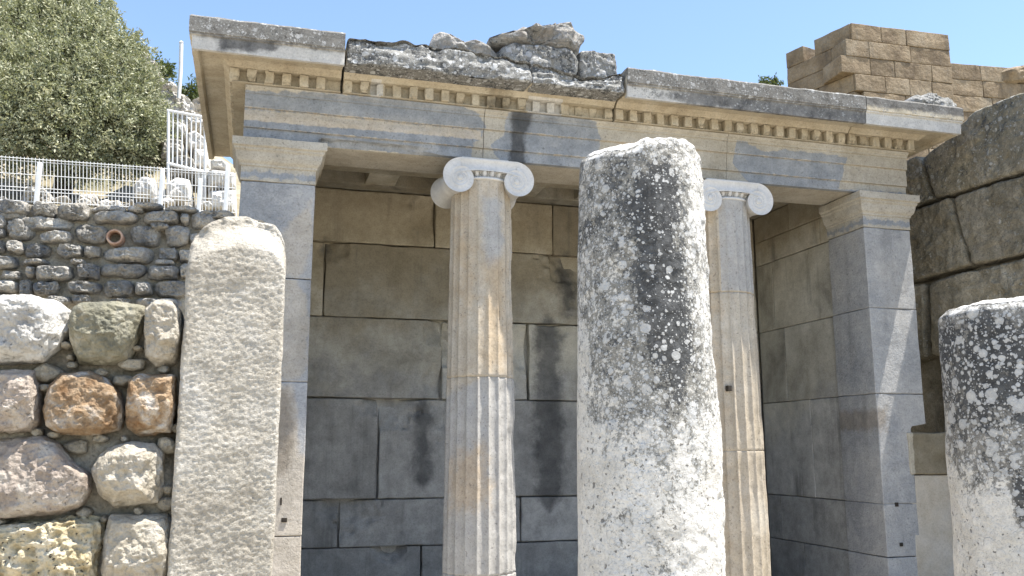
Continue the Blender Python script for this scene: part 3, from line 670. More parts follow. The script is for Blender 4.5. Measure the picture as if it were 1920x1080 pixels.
def wear2(T, Z, n, n2):
    fr = np.exp(-((np.angle(np.exp(1j*(T-(-.1))))/.35)**2))
    return .020*fr*np.clip(n*2.5+n2, 0, 1)*(Z < 1.3)
c2 = ionic(3.995, [1.34, -.02], .014, 47, {'pg': lambda V: np.where((V[:, 2] > 1.35) & (V[:, 0] > 3.86), .2, -.06), 'pb': lambda V: (3.82-V[:, 0])*.5-.02}, wear2)
mb = MB(); c = onY(1368, 728, 6.86); rbox(mb, (c[0]-.017, 6.852, c[2]-.024), (c[0]+.017, 6.90, c[2]+.024), r=.003, res=.1, amp=0); mb.build('painted_dowel_hole', M['hole_shade'], c2)  # solid dark block on the shaft; the hole's shade is only its colour
# step and floor
mb = MB(); rbox(mb, (-.3, 6.6, GZ-.05), (6.1, 9.3, GZ+.06), r=.02, res=.15, amp=.01, nscale=3); mb.build('floor_slab', M['anta'], fh, attrs={'pb': lambda V: 0*V[:, 0]-.5, 'pd': lambda V: 0*V[:, 0]-.5})

# ------------------------------------------------------------------ loose rocks on the roof
def rock_thing(name, px, Y, mat, label, cat, group=None, depth=.4, **kw):
    mb = MB(); boulder(mb, polyY(px, Y), 'Y', Y, depth=depth, back=True, **kw)
    o = mb.build(name, M[mat], sharp=0); return tag(o, label, cat, group)
G = 'loose blocks lying on the roof edge'
rock_thing('loose_rock', [(806, 80), (815, 62), (835, 63), (862, 74), (885, 78), (920, 86), (938, 100), (940, 122), (800, 112)], 6.86, 'loose', 'low pinkish white rock lying on the broken cornice left of the grey blocks', 'rock', G, bulge=.04, amp=.06, nscale=6, seed=3, flat=.3)
rock_thing('loose_block', [(933, 88), (950, 80), (1010, 84), (1066, 92), (1075, 105), (1086, 112), (1086, 140), (1060, 150), (940, 135)], 6.80, 'loose_dark', 'dark grey stone block under the topmost boulder on the roof', 'stone block', G, bulge=.02, amp=.045, nscale=6, seed=8, flat=.85, depth=.5)
rock_thing('loose_block', [(1086, 97), (1110, 96), (1154, 101), (1157, 150), (1086, 148)], 6.84, 'loose_dark', 'small squarish grey block at the right end of the rocks on the roof', 'stone block', G, bulge=.02, amp=.035, nscale=8, seed=9, flat=.85)
rock_thing('loose_boulder', [(908, 84), (915, 70), (945, 64), (972, 56), (995, 48), (1030, 47), (1055, 43), (1085, 52), (1099, 62), (1096, 80), (1076, 97), (1060, 93), (1000, 86), (950, 82)], 6.84, 'loose', 'big pale craggy boulder lying on top of the rocks above the broken cornice', 'boulder', G, bulge=.08, amp=.13, nscale=5, seed=15, flat=.35, depth=.6)
rock_thing('loose_rock', [(1700, 190), (1712, 180), (1745, 177), (1775, 186), (1796, 205), (1790, 225), (1700, 215)], 7.3, 'loose_dark', 'rounded rock lying behind the right corner of the cornice', 'rock', G, bulge=.05, amp=.07, nscale=5, seed=23, flat=.4)

# ------------------------------------------------------------------ front columns covered in lichen
def lichen_column(name, cx, cy, prof, ztop, tilt, seed, crustfn, label, mat='column'):
    """prof: [(z, r)]; ztop(theta) gives the broken rim"""
    nth = 400; zs = np.linspace(0, 1, 460); th = np.linspace(0, 2*math.pi, nth, endpoint=False)
    T, S = np.meshgrid(th, zs); zt = ztop(T)
    Z = GZ+(zt-GZ)*(1-(1-S)**1.0)
    vis = .62
    Z = np.where(S < .15, GZ+(-.75-GZ)*S/.15, -.75+(zt+.75)*(S-.15)/.85)
    R = np.interp(Z, [p[0] for p in prof], [p[1] for p in prof])
    p = np.stack([cx+R*np.cos(T), cy+R*np.sin(T), Z], -1).reshape(-1, 3)
    n1 = fbm(p, 2.2, 3, seed).reshape(T.shape); n2 = fbm(p*np.array([1, 1, .55]), 24, 4, seed+1, .6).reshape(T.shape); n3 = fbm(p, 9, 4, seed+2).reshape(T.shape)
    rough = .35+.9*np.exp(-((np.angle(np.exp(1j*(T+.35))))/.75)**2)
    edge = sstep(.045, 0, zt-Z)
    R = R+.012*n1+.0085*n2*rough+.008*n3*rough-.03*edge**2-.012*np.clip(n3-.25, 0, 1)*3*rough
    P = np.stack([cx+R*np.cos(T), cy+R*np.sin(T), Z], -1)
    cr = crustfn(T, Z, n3)
    # top cap: rings going in
    rings = []; crs = []
    for k, f in enumerate(np.linspace(1, 0, 40)[1:]):
        q = P[-1].copy(); c = np.array([cx, cy, zt.mean()+.02]); q[:, :2] = c[:2]+(q[:, :2]-c[:2])*f
        hz = q[:, 2]*(f**1.0)+(1-f)*c[2]+.03*(1-f*f); q[:, 2] = hz+.02*fbm(q, 12, 4, seed+7)*min(1, (1-f)*8)
        rings.append(q[None]); crs.append(np.full((1, nth), .33))
    P = np.concatenate([P]+rings); cr = np.concatenate([cr]+crs)
    mb = MB(); mb.grid(P, wrap_v=True, rnd=.5, crust=cr.ravel())
    return tag(mb.build(name, M[mat], sharp=0), label, 'column')
def ztop1(T):
    a = np.angle(np.exp(1j*(T-math.radians(-140))))
    p = np.stack([np.cos(T)*3, np.sin(T)*3, T*0], -1).reshape(-1, 3)
    return 1.205+.015*fbm(p, 1.2, 4, 5).reshape(T.shape)+.01*np.cos(T-.3)-.040*np.exp(-(a/.6)**2)
def crust1(T, Z, n):
    a = np.degrees(np.angle(np.exp(1j*(T-math.radians(-114)))))          # 0 = facing the viewer's side, + = right
    dark = .25*np.exp(-(((a-17-6*np.sin(Z*6))/16)**2))*sstep(.0, .55, Z)*sstep(1.10, .98, Z)
    general = .48+.05*sstep(-.1, .4, Z)-.05*sstep(38, 65, a)-.07*sstep(.15, -.40, Z)*(1-.7*np.exp(-((a-5)/25)**2))-.06*sstep(-40, -70, a)*(Z < .5)
    band = .07*np.exp(-((Z-.91-.0009*a)/.04)**2)*sstep(5, -5, a)
    return general+dark+band
lichen_column('broken_column', 1.489, 3.3, [(GZ, .312), (-.43, .283), (.10, .278), (.46, .271), (.85, .258), (1.25, .247)], ztop1, 0, 101, crust1,
              'tall broken column shaft with a black lichen stripe standing in front of the fountain house')
def ztop2(T):
    p = np.stack([np.cos(T)*3, np.sin(T)*3, T*0], -1).reshape(-1, 3)
    return .615+.008*fbm(p, 1.2, 3, 55).reshape(T.shape)
def crust2(T, Z, n):
    a = np.degrees(np.angle(np.exp(1j*(T-math.radians(-135)))))
    return .485+.135*sstep(-.45, .45, Z)*sstep(.61, .5, Z)+.04*sstep(.52, .6, Z)-.12*sstep(-.05, -.35, Z)-.06*sstep(-45, -70, a)*(Z < .2)+.25*np.exp(-((a+8)/5)**2)*np.exp(-((Z+.22)/.12)**2)
lichen_column('broken_column', 3.28, 3.25, [(GZ, .36), (-.5, .335), (.1, .322), (.6, .312)], ztop2, 0, 131, crust2,
              'shorter broken column with round pale lichen spots at the right edge of the view', 'column_spotted')

# ------------------------------------------------------------------ tall rough pillar, left
mb = MB()
def pil(q, d):
    q = q.copy(); t = sstep(.80, 1.07, q[:, 2]); n9 = fbm(q, 9, 3, 4)
    w = np.interp(q[:, 0], [-.33, -.31, -.28, -.24, -.18, -.08, .0, .05, .08, .10, .11], [-.16, -.11, -.075, -.03, -.012, .0, -.008, -.03, -.07, -.12, -.17])
    q[:, 2] += w*t+.014*n9*t
    f = d[:, 1] < -.3; low = fbm(q*np.array([1, 1, 1.8]), 5, 3, 203); n = fbm(q*np.array([1, 1, 1.7]), 58, 4, 201, .72)
    top = sstep(.90, 1.05, q[:, 2]-w*.8)
    fw_ = np.clip(1-(q[:, 1]-4.2)/.34, 0, 1)
    q[:, 1] += fw_*(.0035*low-.0060*n)+top*fw_*(.13+.05*fbm(q, 10, 4, 77))
    q[:, 0] += (1-np.abs(d[:, 1]))*.006*fbm(q, 14, 3, 12); return q
rbox(mb, (-.326, 4.2, -.70), (.106, 4.62, 1.085), r=.02, res=.006, amp=.003, nscale=9, seed=2, skip='Yz', disp=pil)
rbox(mb, (-.326, 4.2, GZ), (.106, 4.62, -.70), r=.02, res=.03, amp=.003, skip='YZ')
tag(mb.build('stone_pillar', M['pillar'], sharp=0), 'tall rough hewn pale pillar with a rounded top at the right end of the boulder wall', 'pillar')

# ------------------------------------------------------------------ boulder wall, left foreground
bw = empty('boulder_wall', (-1.1, 4.5, GZ), 'low wall of large pale boulders set in mortar left of the rough pillar', 'wall')
def mort(q, d):
    q = q.copy(); q[:, 1] += (d[:, 1] < -.3)*(.06*fbm(q, 6, 4, 301)+.012*fbm(q, 30, 3, 302)); q[:, 2] += (d[:, 2] > .3)*.03*fbm(q, 6, 3, 303); return q
mb = MB(); rbox(mb, (-2.4, 4.36, GZ), (-.33, 4.9, .60), r=.03, res=.02, amp=.004, seed=3, skip='Y', disp=mort); mb.build('mortar_core', M['mortar'], bw, sharp=0)
BST = [
    ([(-60, 560), (0, 551), (60, 552), (100, 560), (128, 578), (126, 612), (104, 648), (76, 676), (0, 680), (-60, 680)], 'boulder_white', .07, 'white boulder'),
    ([(130, 590), (134, 573), (152, 565), (215, 562), (268, 569), (267, 600), (255, 640), (240, 676), (205, 683), (140, 681), (128, 640)], 'boulder_grey', .06, 'grey green boulder'),
    ([(272, 575), (290, 560), (325, 562), (338, 580), (340, 640), (328, 680), (290, 687), (268, 668), (266, 620)], 'boulder_cream', .05, 'narrow upright boulder'),
    ([(-60, 692), (62, 692), (68, 740), (68, 790), (55, 809), (-60, 813)], 'boulder_pink', .05, None),
    ([(95, 720), (115, 700), (165, 697), (200, 712), (222, 735), (231, 770), (222, 805), (180, 815), (110, 812), (82, 800), (77, 765)], 'boulder_brown', .06, 'brown stained boulder'),
    ([(240, 712), (260, 699), (328, 702), (328, 760), (320, 812), (255, 818), (235, 800), (235, 760)], 'boulder_brown', .05, 'orange brown boulder'),
    ([(-60, 822), (75, 818), (105, 832), (130, 865), (164, 890), (166, 920), (150, 950), (110, 968), (-60, 974)], 'boulder_pink', .05, 'large pinkish flat faced boulder'),
    ([(170, 880), (178, 862), (200, 838), (240, 827), (285, 832), (303, 850), (306, 920), (296, 945), (210, 954), (180, 925)], 'boulder_cream', .085, 'rounded boulder'),
    ([(-60, 988), (80, 982), (150, 972), (185, 975), (189, 1000), (178, 1080), (172, 1180), (-60, 1180)], 'boulder_porous', .05, 'porous pitted tan block'),
    ([(205, 966), (310, 967), (320, 985), (314, 1180), (176, 1180), (190, 1010)], 'boulder_cream', .05, 'upright cream block')]
BST += [([(a-372-(k % 3)*9, b+4) for a, b in BST[k][0]], BST[(k+3) % 10][1], .06, None) for k in (1, 2, 4, 5, 7, 9)]+[([(a-668-(k % 3)*7, b+2) for a, b in BST[k][0]], BST[(k+5) % 10][1], .06, None) for k in (1, 2, 4, 5, 7, 9)]
for k, (px, m, bu, lab) in enumerate(BST):
    mb = MB(); po = m == 'boulder_porous'
    boulder(mb, polyY(px, 4.24), 'Y', 4.24, depth=.22, bulge=bu, amp=.05 if po else .026, nscale=9 if po else 7, seed=400+k, nt=170 if k < 10 else 80, ns=76 if k < 10 else 36, octv=6, flat=.5 if k in (0, 7) else .78, facets=7, rough=.5)
    o = mb.build('boulder', M[m], bw, sharp=0)
    if lab: o['label'] = lab
rs = random.Random(7)
placed = []
for _ in range(6000):
    if len(placed) >= 24: break
    x = rs.uniform(-45, 332); y = rs.uniform(565, 1075)
    dm = max(float(sdf_poly(np.array([x]), np.array([y]), b[0])[0]) for b in BST)
    if dm > -5.5: continue
    h = min(-dm*1.05, 16); w = h*rs.uniform(1.0, 2.2)
    if any(abs(x-p[0]) < (w+p[2]) and abs(y-p[1]) < (h+p[3]) for p in placed): continue
    placed.append((x, y, w, h))
for (x, y, w, h) in placed:
    px = [(x+w*math.cos(a)*(1+.3*rs.uniform(-1, 1)), y+h*math.sin(a)*(1+.25*rs.uniform(-1, 1))) for a in np.linspace(0, 2*math.pi, 9)[:-1]]
    mb = MB(); boulder(mb, polyY(px, 4.30), 'Y', 4.30, depth=.12, bulge=.02, amp=.012, nscale=14, seed=rs.randint(0, 999), nt=36, ns=20, facets=4); mb.build('chinking_stone', M['mortar'], bw, sharp=0)

# ------------------------------------------------------------------ rubble wall behind it
rw = empty('rubble_wall', (-1.6, 7.2, GZ), 'long wall of small grey and tan rubble courses and a clay pipe', 'wall')
mb = MB(); rbox(mb, (-6, 6.945, GZ), (-.21, 7.5, 1.735), r=.04, res=.03, amp=.02, nscale=5, seed=5, skip='Y', disp=lambda q, d: q+np.stack([0*q[:, 0], (d[:, 1] < -.3)*.02*fbm(q, 13, 4, 311), (d[:, 2] > .3)*.02*fbm(q, 9, 3, 312)], 1))
mb.build('mortar_core', M['mortar'], rw, sharp=0)
RS = [(-60, -8, 380, 406), (0, 52, 378, 405), (58, 105, 380, 408), (110, 167, 382, 412), (170, 236, 388, 397), (173, 258, 397, 420), (270, 337, 396, 420), (240, 268, 388, 397), (255, 305, 382, 391), (340, 355, 400, 420), (357, 405, 398, 425), (308, 372, 389, 398), (374, 440, 396, 410), (405, 440, 410, 440),
      (-50, 10, 410, 424), (12, 138, 409, 430), (17, 62, 424, 448), (72, 134, 434, 455), (140, 200, 422, 453), (246, 302, 424, 460), (310, 355, 426, 459), (283, 318, 421, 431), (357, 385, 438, 458), (-40, 12, 428, 446),
      (12, 45, 450, 475), (48, 95, 458, 482), (110, 155, 460, 482), (158, 190, 463, 482), (193, 286, 463, 490), (297, 332, 465, 486), (337, 365, 468, 492), (-50, 8, 450, 476), (-50, 36, 481, 505), (290, 330, 489, 497),
      (40, 90, 487, 497), (48, 66, 500, 520), (68, 138, 498, 525), (145, 185, 496, 523), (190, 272, 494, 520), (277, 335, 498, 522), (133, 160, 487, 496), (338, 365, 497, 520), (0, 40, 508, 524),
      (-30, 33, 527, 548), (38, 60, 526, 555), (62, 108, 528, 551), (128, 190, 530, 549), (196, 250, 527, 556), (252, 285, 530, 554), (290, 352, 528, 556), (135, 172, 555, 568), (90, 132, 555, 574), (205, 245, 560, 574), (-50, 30, 553, 575), (255, 340, 560, 580)]
RS += [(a-392, b-392, c+2, d+2) for (a, b, c, d) in RS if a > 60 and b-a > 30][:98-len(RS)]
rs = random.Random(11)
for k, (x0, x1, ya, yb) in enumerate(RS):
    w = x1-x0; h = yb-ya; px = []
    for (fx, fy) in ((0, .25), (.06, .02), (.35, -.02), (.65, .0), (.94, .04), (1, .3), (1, .72), (.93, .97), (.6, 1.02), (.3, 1.0), (.06, .95), (0, .7)):
        px.append((x0+w*fx+rs.uniform(-.06, .06)*min(w, 40), ya+h*fy+rs.uniform(-.10, .10)*h))
    mb = MB(); boulder(mb, polyY(px, 6.90), 'Y', 6.90, depth=.12, bulge=rs.uniform(.03, .075), amp=.026, nscale=rs.choice((10, 14, 18)), seed=500+k, nt=56, ns=28, octv=4, rnd=rs.random(), flat=rs.choice((.45, .7, .82)), facets=5, rough=.6)
    o = mb.build('rubble_stone', M['rubble'], rw, sharp=0)
mb = MB()
for (x0, x1, ya, yb) in [(a-782, b-782, c, d) for (a, b, c, d) in RS[:62] if a > 0]:
    w = x1-x0; h = yb-ya
    px = [(x0+w*fx+rs.uniform(-.06, .06)*min(w, 40), ya+h*fy+rs.uniform(-.10, .10)*h) for (fx, fy) in ((0, .25), (.06, .02), (.35, -.02), (.65, .0), (.94, .04), (1, .3), (1, .72), (.93, .97), (.6, 1.02), (.3, 1.0), (.06, .95), (0, .7))]
    boulder(mb, polyY(px, 6.90), 'Y', 6.90, depth=.12, bulge=.05, amp=.026, nscale=12, seed=int(x0)+2000, nt=28, ns=16, octv=3, flat=.7, facets=4)
mb.build('rubble_stones', M['rubble'], rw, sharp=0)['kind'] = 'stuff'
c = onY(217, 447, 6.90); a = np.linspace(0, 2*math.pi, 40, endpoint=False)
mb = MB(); rr = [(.040, .12), (.040, -.05), (.044, -.062), (.054, -.062), (.058, -.05), (.058, .1)]
mb.grid(np.array([[[c[0]+r*math.cos(t), 6.90+d, c[2]+r*math.sin(t)] for (r, d) in rr] for t in a]), wrap_u=True)
pp = mb.build('drain_pipe', M['clay'], rw); mb = MB(); mb.grid(np.array([[[c[0]+r*math.cos(t), 7.005, c[2]+r*math.sin(t)] for r in (.001, .041)] for t in a]), wrap_u=True); mb.build('pipe_shade_disc', M['hole_shade'], pp)  # dark disc closes the pipe, painting the shade of its inside
# low rubble strip along the wall top
for k, (x0, x1, y0, y1) in enumerate([(372, 440, 388, 400), (0, 70, 366, 380), (75, 100, 372, 382)]):
    pass

# ------------------------------------------------------------------ right: retaining wall, post, block
rt_ = empty('retaining_wall', (6.9, 6.8, GZ), 'shaded wall of huge lichen spotted polygonal blocks right of the fountain house', 'wall')
RB = [[(1726, 296), (1768, 268), (1800, 235), (1830, 206), (1920, 172), (2150, 100), (2150, 262), (1920, 322), (1840, 348), (1753, 374), (1738, 330)],
      [(1700, 300), (1722, 292), (1734, 330), (1748, 374), (1712, 392), (1690, 400)],
      [(1690, 405), (1712, 396), (1782, 371), (1800, 430), (1820, 498), (1780, 510), (1720, 526), (1690, 532)],
      [(1788, 368), (1850, 349), (1960, 316), (2150, 262), (2150, 425), (1960, 470), (1828, 497), (1806, 440)],
      [(1740, 530), (1800, 512), (1960, 476), (2150, 432), (2150, 630), (1960, 642), (1745, 672)],
      [(1690, 540), (1733, 530), (1738, 668), (1690, 690)], [(1765, 676), (1960, 650), (2150, 640), (2150, 860), (1960, 840), (1765, 840)], [(1760, 848), (2150, 870), (2150, 1150), (1760, 1100)]]
for k, px in enumerate(RB):
    mb = MB(); boulder(mb, polyX(px, 6.56), 'X', 6.56, depth=.5, bulge=.03, amp=.03, nscale=3.5, seed=600+k, nt=150, ns=60, octv=6, flat=.93, rough=.6)
    for a in range(len(mb.v)): mb.at.setdefault('crust', []).append((0, .45+.07*sstep(2.2, 3.0, mb.v[a][:, 2])))
    mb.build('polygonal_block', M['retain'], rt_, sharp=0)
mb = MB(); rbox(mb, (6.70, 4.6, GZ), (7.6, 8.6, 2.6), r=.05, res=.1, amp=.05); mb.build('wall_core', M['retain'], rt_)
c0 = onY(1703, 890, 7.02); c1_ = onY(1775, 890, 7.02)
mb = MB(); rbox(mb, (c0[0], 7.0, GZ), (c1_[0]+.12, 7.4, c0[2]-.004), r=.012, res=.03, amp=.006, seed=3); tag(mb.build('marble_post', M['post'], attrs={'pb': lambda V: .09-np.hypot((V[:, 0]-6.0)*.8, V[:, 2]-.18)*.9}), 'pale upright marble slab with a rusty stain beside the right pier', 'slab')
c2_ = onY(1697, 812, 7.0)
mb = MB(); rbox(mb, (c0[0]+.0, 6.98, c0[2]), (c1_[0]+.12, 7.4, c2_[2]+.005), r=.015, res=.03, amp=.012, seed=8, disp=lambda q, d: q+np.stack([0*q[:, 0], 0*q[:, 0], (q[:, 2] > .3)*.02*fbm(q, 6, 3, 3)], 1))
tag(mb.build('stone_block', M['brown_block'], attrs={'pl': lambda V: .05-(V[:, 0]-c0[0])}), 'brown squared block lying on top of the pale upright slab', 'stone block')

# ------------------------------------------------------------------ sandstone tower and far wall
def masonry(mb, org, ux, L, z0, zs, seed, thick=.6, bl=1.3, stepx=None, gap=None):
    """courses of blocks on a vertical face: org (x,y), unit direction ux, outward normal = right of ux"""
    rs = random.Random(seed); nx = np.array([ux[1], -ux[0]])
    for i in range(len(zs)-1):
        s0 = stepx[i][0] if stepx else 0; s1 = stepx[i][1] if stepx else L; s = s0
        while s < s1-.05:
            w = bl*rs.uniform(.7, 1.3); e = s+w if s+w < s1-.45 else s1
            if gap and i == len(zs)-2:
                if s < gap[0]: e = gap[0]
                elif s < gap[1]: s = gap[1]; e = s1
            def wp(q, s=s, e=e):
                P = np.zeros_like(q); P[:, 0] = org[0]+ux[0]*q[:, 0]-nx[0]*q[:, 1]; P[:, 1] = org[1]+ux[1]*q[:, 0]-nx[1]*q[:, 1]; P[:, 2] = q[:, 2]; return P
            j = rs.uniform(-.008, .010)
            mb_lo = (s+.005, j, zs[i]+.005); mb_hi = (e-.005, thick, zs[i+1]-.005)
            n0 = mb.n; rbox(mb, mb_lo, mb_hi, r=.018, res=.11, amp=.014, nscale=3.5, seed=seed*31+i*7+int(s*10), skip='', rnd=rs.random())
            k = len(mb.v)-6
            for a in range(k, len(mb.v)): mb.v[a] = wp(mb.v[a])
            s = e
tw = empty('stone_tower', (17, 21.5, 7), 'tall ruined square tower of golden sandstone blocks on the hill behind the roof', 'tower')
A_ = onY(1595, 40, 20.0); B_ = onY(1773, 72, 20.0); zt = A_[2]
zc = [zt-.04-k*.50 for k in range(10)][::-1]
ux = np.array([math.cos(-.04), math.sin(-.04)]); org = np.array([A_[0], 20.0]); LR = (B_[0]-A_[0])*1.0
st = [(.0, LR)]*8; st = [(.3, LR), (.3, LR), (.3, LR), (.3, LR), (.25, LR), (.0, LR), (-.40, LR), (-.22, LR), (0, LR)]
mb = MB(); masonry(mb, org, ux, LR, 0, zc, 5, thick=.9, bl=1.05, stepx=st); mb.build('front_wall', M['tower'], tw)
# left face runs back and drops in steps
C_ = onY(1473, 98, 22.25); vx = np.array([C_[0]-A_[0], 22.25-20.0]); LL = np.linalg.norm(vx); vx /= LL
mb = MB(); masonry(mb, org+vx*LL, -vx, LL, 0, zc, 9, thick=.9, bl=1.3, stepx=[(0, LL-.05)]*9, gap=(LL*.28, LL*.45)); mb.build('flank_wall', M['tower'], tw)
mb = MB(); q = np.array([[org+ux*.1+vx*1, org+ux*(LR-.1)+vx*.5], [org+vx*LL+ux*.4, org+ux*(LR-.1)+vx*LL]])
Bx = np.zeros((2, 2, 3)); Bx[..., :2] = q; Bx[..., 2] = zt-.9; mb.grid(Bx); mb.build('rubble_fill', M['tower'], tw)
fw = empty('far_wall', (23, 21, 7), 'lower sandstone block wall running right from the tower', 'wall')
D_ = onY(1774, 118, 20.6); zt2 = D_[2]; zc2 = [zt2-k*.5 for k in range(10)][::-1]
mb = MB(); masonry(mb, np.array([D_[0]-.3, 20.6]), np.array([math.cos(-.10), math.sin(-.10)]), 14, 0, zc2, 13, thick=.8, bl=1.5, stepx=[(0, 14)]*8+[(0, 2.6)]); mb.build('block_wall', M['tower'], fw)
mb = MB(); boulder(mb, polyY([(1870, 138), (1890, 128), (1925, 122), (1990, 128), (2010, 150), (1880, 160)], 20.4), 'Y', 20.4, depth=.8, bulge=.2, amp=.2, nscale=1.5, seed=77, back=True)
tag(mb.build('boulder', M['tower']), 'rounded tan boulder on top of the far wall at the right edge', 'boulder')

# ------------------------------------------------------------------ white fence, gate and poles on the terrace
FY = 12.0
def P12(px, py, Y=FY): return onY(px, py, Y)
fe = empty('mesh_fence', (-2.2, FY, 3.0), 'white welded wire mesh fence standing on the terrace above the rubble wall', 'fence')
fa, fb = P12(-262, 275), P12(442, 326)
ba, bb = P12(-262, 363), P12(442, 401)
def wire(mb, p, q, r): tube(mb, [p, q], r, 5, False)
mb = MB(); N = 102
for i in range(N+1):
    t = i/N; wire(mb, fa*(1-t)+fb*t+np.array([0, 0, .02]), ba*(1-t)+bb*t, .0042)
for v in (.0, .06, .36, .66, .74, .97):
    for o_ in ((0, .0) if v in (.06,) else (0,)): wire(mb, fa*(1-v)+ba*v, fb*(1-v)+bb*v, .0048)
mb.build('wire_panel', M['white_metal'], fe)
for (x, y0, y1) in ((-155, 290, 370), (75, 305, 382), (305, 318, 392), (376, 335, 396), (427, 312, 398)):
    a, b = P12(x, y0, FY-.05), P12(x+1, y1+10, FY-.05); mb = MB(); rbox(mb, (a[0]-.027, FY-.075, b[2]-.1), (a[0]+.027, FY-.025, a[2]), r=.006, res=.2, amp=0); mb.build('post', M['white_metal'], fe)
gt = empty('barred_gate', (-1.05, FY+.8, 3.2), 'white barred gate panel higher up behind the mesh fence beside the cornice', 'gate')
GY = FY+.8; mb = MB()
for k, (p, q) in enumerate([((313, 207), (385, 220)), ((313, 306), (388, 324))]): 
    m2 = MB(); tube(m2, [onY(*p, GY), onY(*q, GY)], .022, 8); m2.build('rail', M['white_metal'], gt)
for k in range(9):
    x = 316+k*8.6; m2 = MB(); tube(m2, [onY(x, 208+k*1.5, GY), onY(x-1, 307+k*2.1+(86 if k in (0, 8) else 0), GY)], .011 if 0 < k < 8 else .022, 6); m2.build('bar', M['white_metal'], gt)
def pole(p, q, Y, r, label):
    mb = MB(); tube(mb, [onY(*p, Y), onY(*((np.array(p)+np.array(q))/2), Y)+np.array([.01, 0, 0]), onY(*q, Y)], r, 10); 
    e = onY(*p, Y); tube(mb, [e, e+np.array([.0, 0, r*.8])], [r*1.25, r*.6], 10)
    tag(mb.build('white_pole', M['white_metal'], sharp=40), label, 'pole')
pole((340, 80), (335, 185), 14.0, .03, 'thin white metal pole standing on the rocks beside the cornice corner')
pole((203, -40), (199, 70), 16.0, .035, 'thin white metal pole rising behind the tree crown')

# ------------------------------------------------------------------ rocks and marble pieces on the slope
G2 = 'rocks on the slope beside the fence'
HR = [('hill_rock', [(238, 100), (262, 93), (280, 98), (282, 112), (262, 124), (230, 122)], 17, 'squarish grey rock on the slope behind the right side of the tree', 'rock', 'rock'),
      ('hill_rock', [(286, 152), (300, 148), (325, 155), (333, 168), (326, 176), (290, 172)], 14.5, 'pale flat rock perched at the foot of the thin pole', 'rock', 'rock'),
      ('hill_rock', [(284, 174), (320, 172), (352, 182), (362, 198), (358, 216), (330, 220), (286, 210)], 14.2, 'wide grey rock ledge just under the perched flat rock', 'rock', 'rock'),
      ('hill_rock', [(362, 190), (378, 186), (390, 196), (388, 212), (366, 214)], 15, 'small grey rock half hidden by the cornice edge', 'rock', 'rock'),
      ('hill_rock', [(296, 226), (318, 226), (350, 240), (352, 262), (318, 262), (292, 250)], 13.6, 'grey rounded rock behind the bars of the gate', 'rock', 'rock'),
      ('marble_drum', [(350, 250), (366, 246), (388, 262), (392, 282), (352, 284)], 13.2, 'white rounded marble drum lying behind the gate', 'marble drum', 'marble_frag'),
      ('marble_slab', [(362, 280), (392, 278), (394, 318), (362, 316)], 13.1, 'fluted white marble slab standing behind the gate', 'marble slab', 'marble_frag'),
      ('marble_block', [(394, 300), (412, 298), (432, 308), (432, 322), (394, 318)], 12.6, 'topmost pale block of the stack beside the fence end', 'marble block', 'marble_frag'),
      ('marble_block', [(394, 320), (440, 324), (442, 352), (394, 350)], 12.5, 'middle pale block of the stack beside the fence end', 'marble block', 'marble_frag'),
      ('marble_block', [(392, 352), (442, 354), (442, 400), (392, 398)], 12.4, 'lowest pale block of the stack beside the fence end', 'marble block', 'marble_frag'),
      ('rubble_heap_stone', [(36, 372), (50, 352), (78, 350), (92, 362), (96, 382), (36, 382)], 12.3, 'tan stone at the foot of the left fence post', 'rock', 'rock'),
      ('rubble_heap_stone', [(140, 378), (150, 364), (176, 362), (182, 384), (140, 386)], 12.4, 'small pale stone lying behind the middle of the mesh fence', 'rock', 'rock'),
      ('rubble_heap_stone', [(250, 345), (265, 330), (292, 335), (296, 372), (252, 372)], 12.5, 'upright pale stone behind the mesh fence left of its middle post', 'rock', 'marble_frag'),
      ('rubble_heap_stone', [(310, 345), (330, 330), (356, 336), (360, 384), (312, 382)], 12.6, 'big pale stone behind the mesh fence right of its middle post', 'rock', 'marble_frag'),
      ('hill_rock', [(50, 8), (66, -10), (100, -12), (112, 8), (98, 22), (60, 22)], 18, 'grey rock showing above the tree crown at the top of the view', 'rock', 'rock'),
      ('hill_rock', [(300, 262), (345, 264), (352, 300), (300, 300)], 13.3, 'dark jagged rock low behind the gate bars', 'rock', 'rock')]
HR += [('hill_rock', [(330, 210), (352, 204), (384, 214), (386, 236), (356, 240), (330, 232)], 14.0, 'tan weathered rock seen through the top of the gate bars', 'rock', 'rock'),
       ('hill_rock', [(318, 296), (346, 290), (366, 300), (366, 330), (318, 328)], 13.0, 'pale angular rock behind the lower rail of the gate', 'rock', 'rock'),
       ('marble_slab', [(366, 318), (394, 316), (394, 352), (366, 350)], 12.9, 'short pale slab between the gate and the block stack', 'marble slab', 'marble_frag'),
       ('hill_rock', [(250, 110), (276, 106), (298, 122), (296, 148), (252, 144)], 16.2, 'brownish rock just right of the tree crown', 'rock', 'rock')]
for k, (nm, px, Y, lab, cat, m) in enumerate(HR):
    rock_thing(nm, px, Y, m, lab, cat, G2, depth=.9, bulge=.12, amp=.16 if m == 'rock' else .05, nscale=2.6, seed=700+k, nt=80, ns=40, octv=5, flat=.6, facets=6, rough=.5)
rs = random.Random(5)
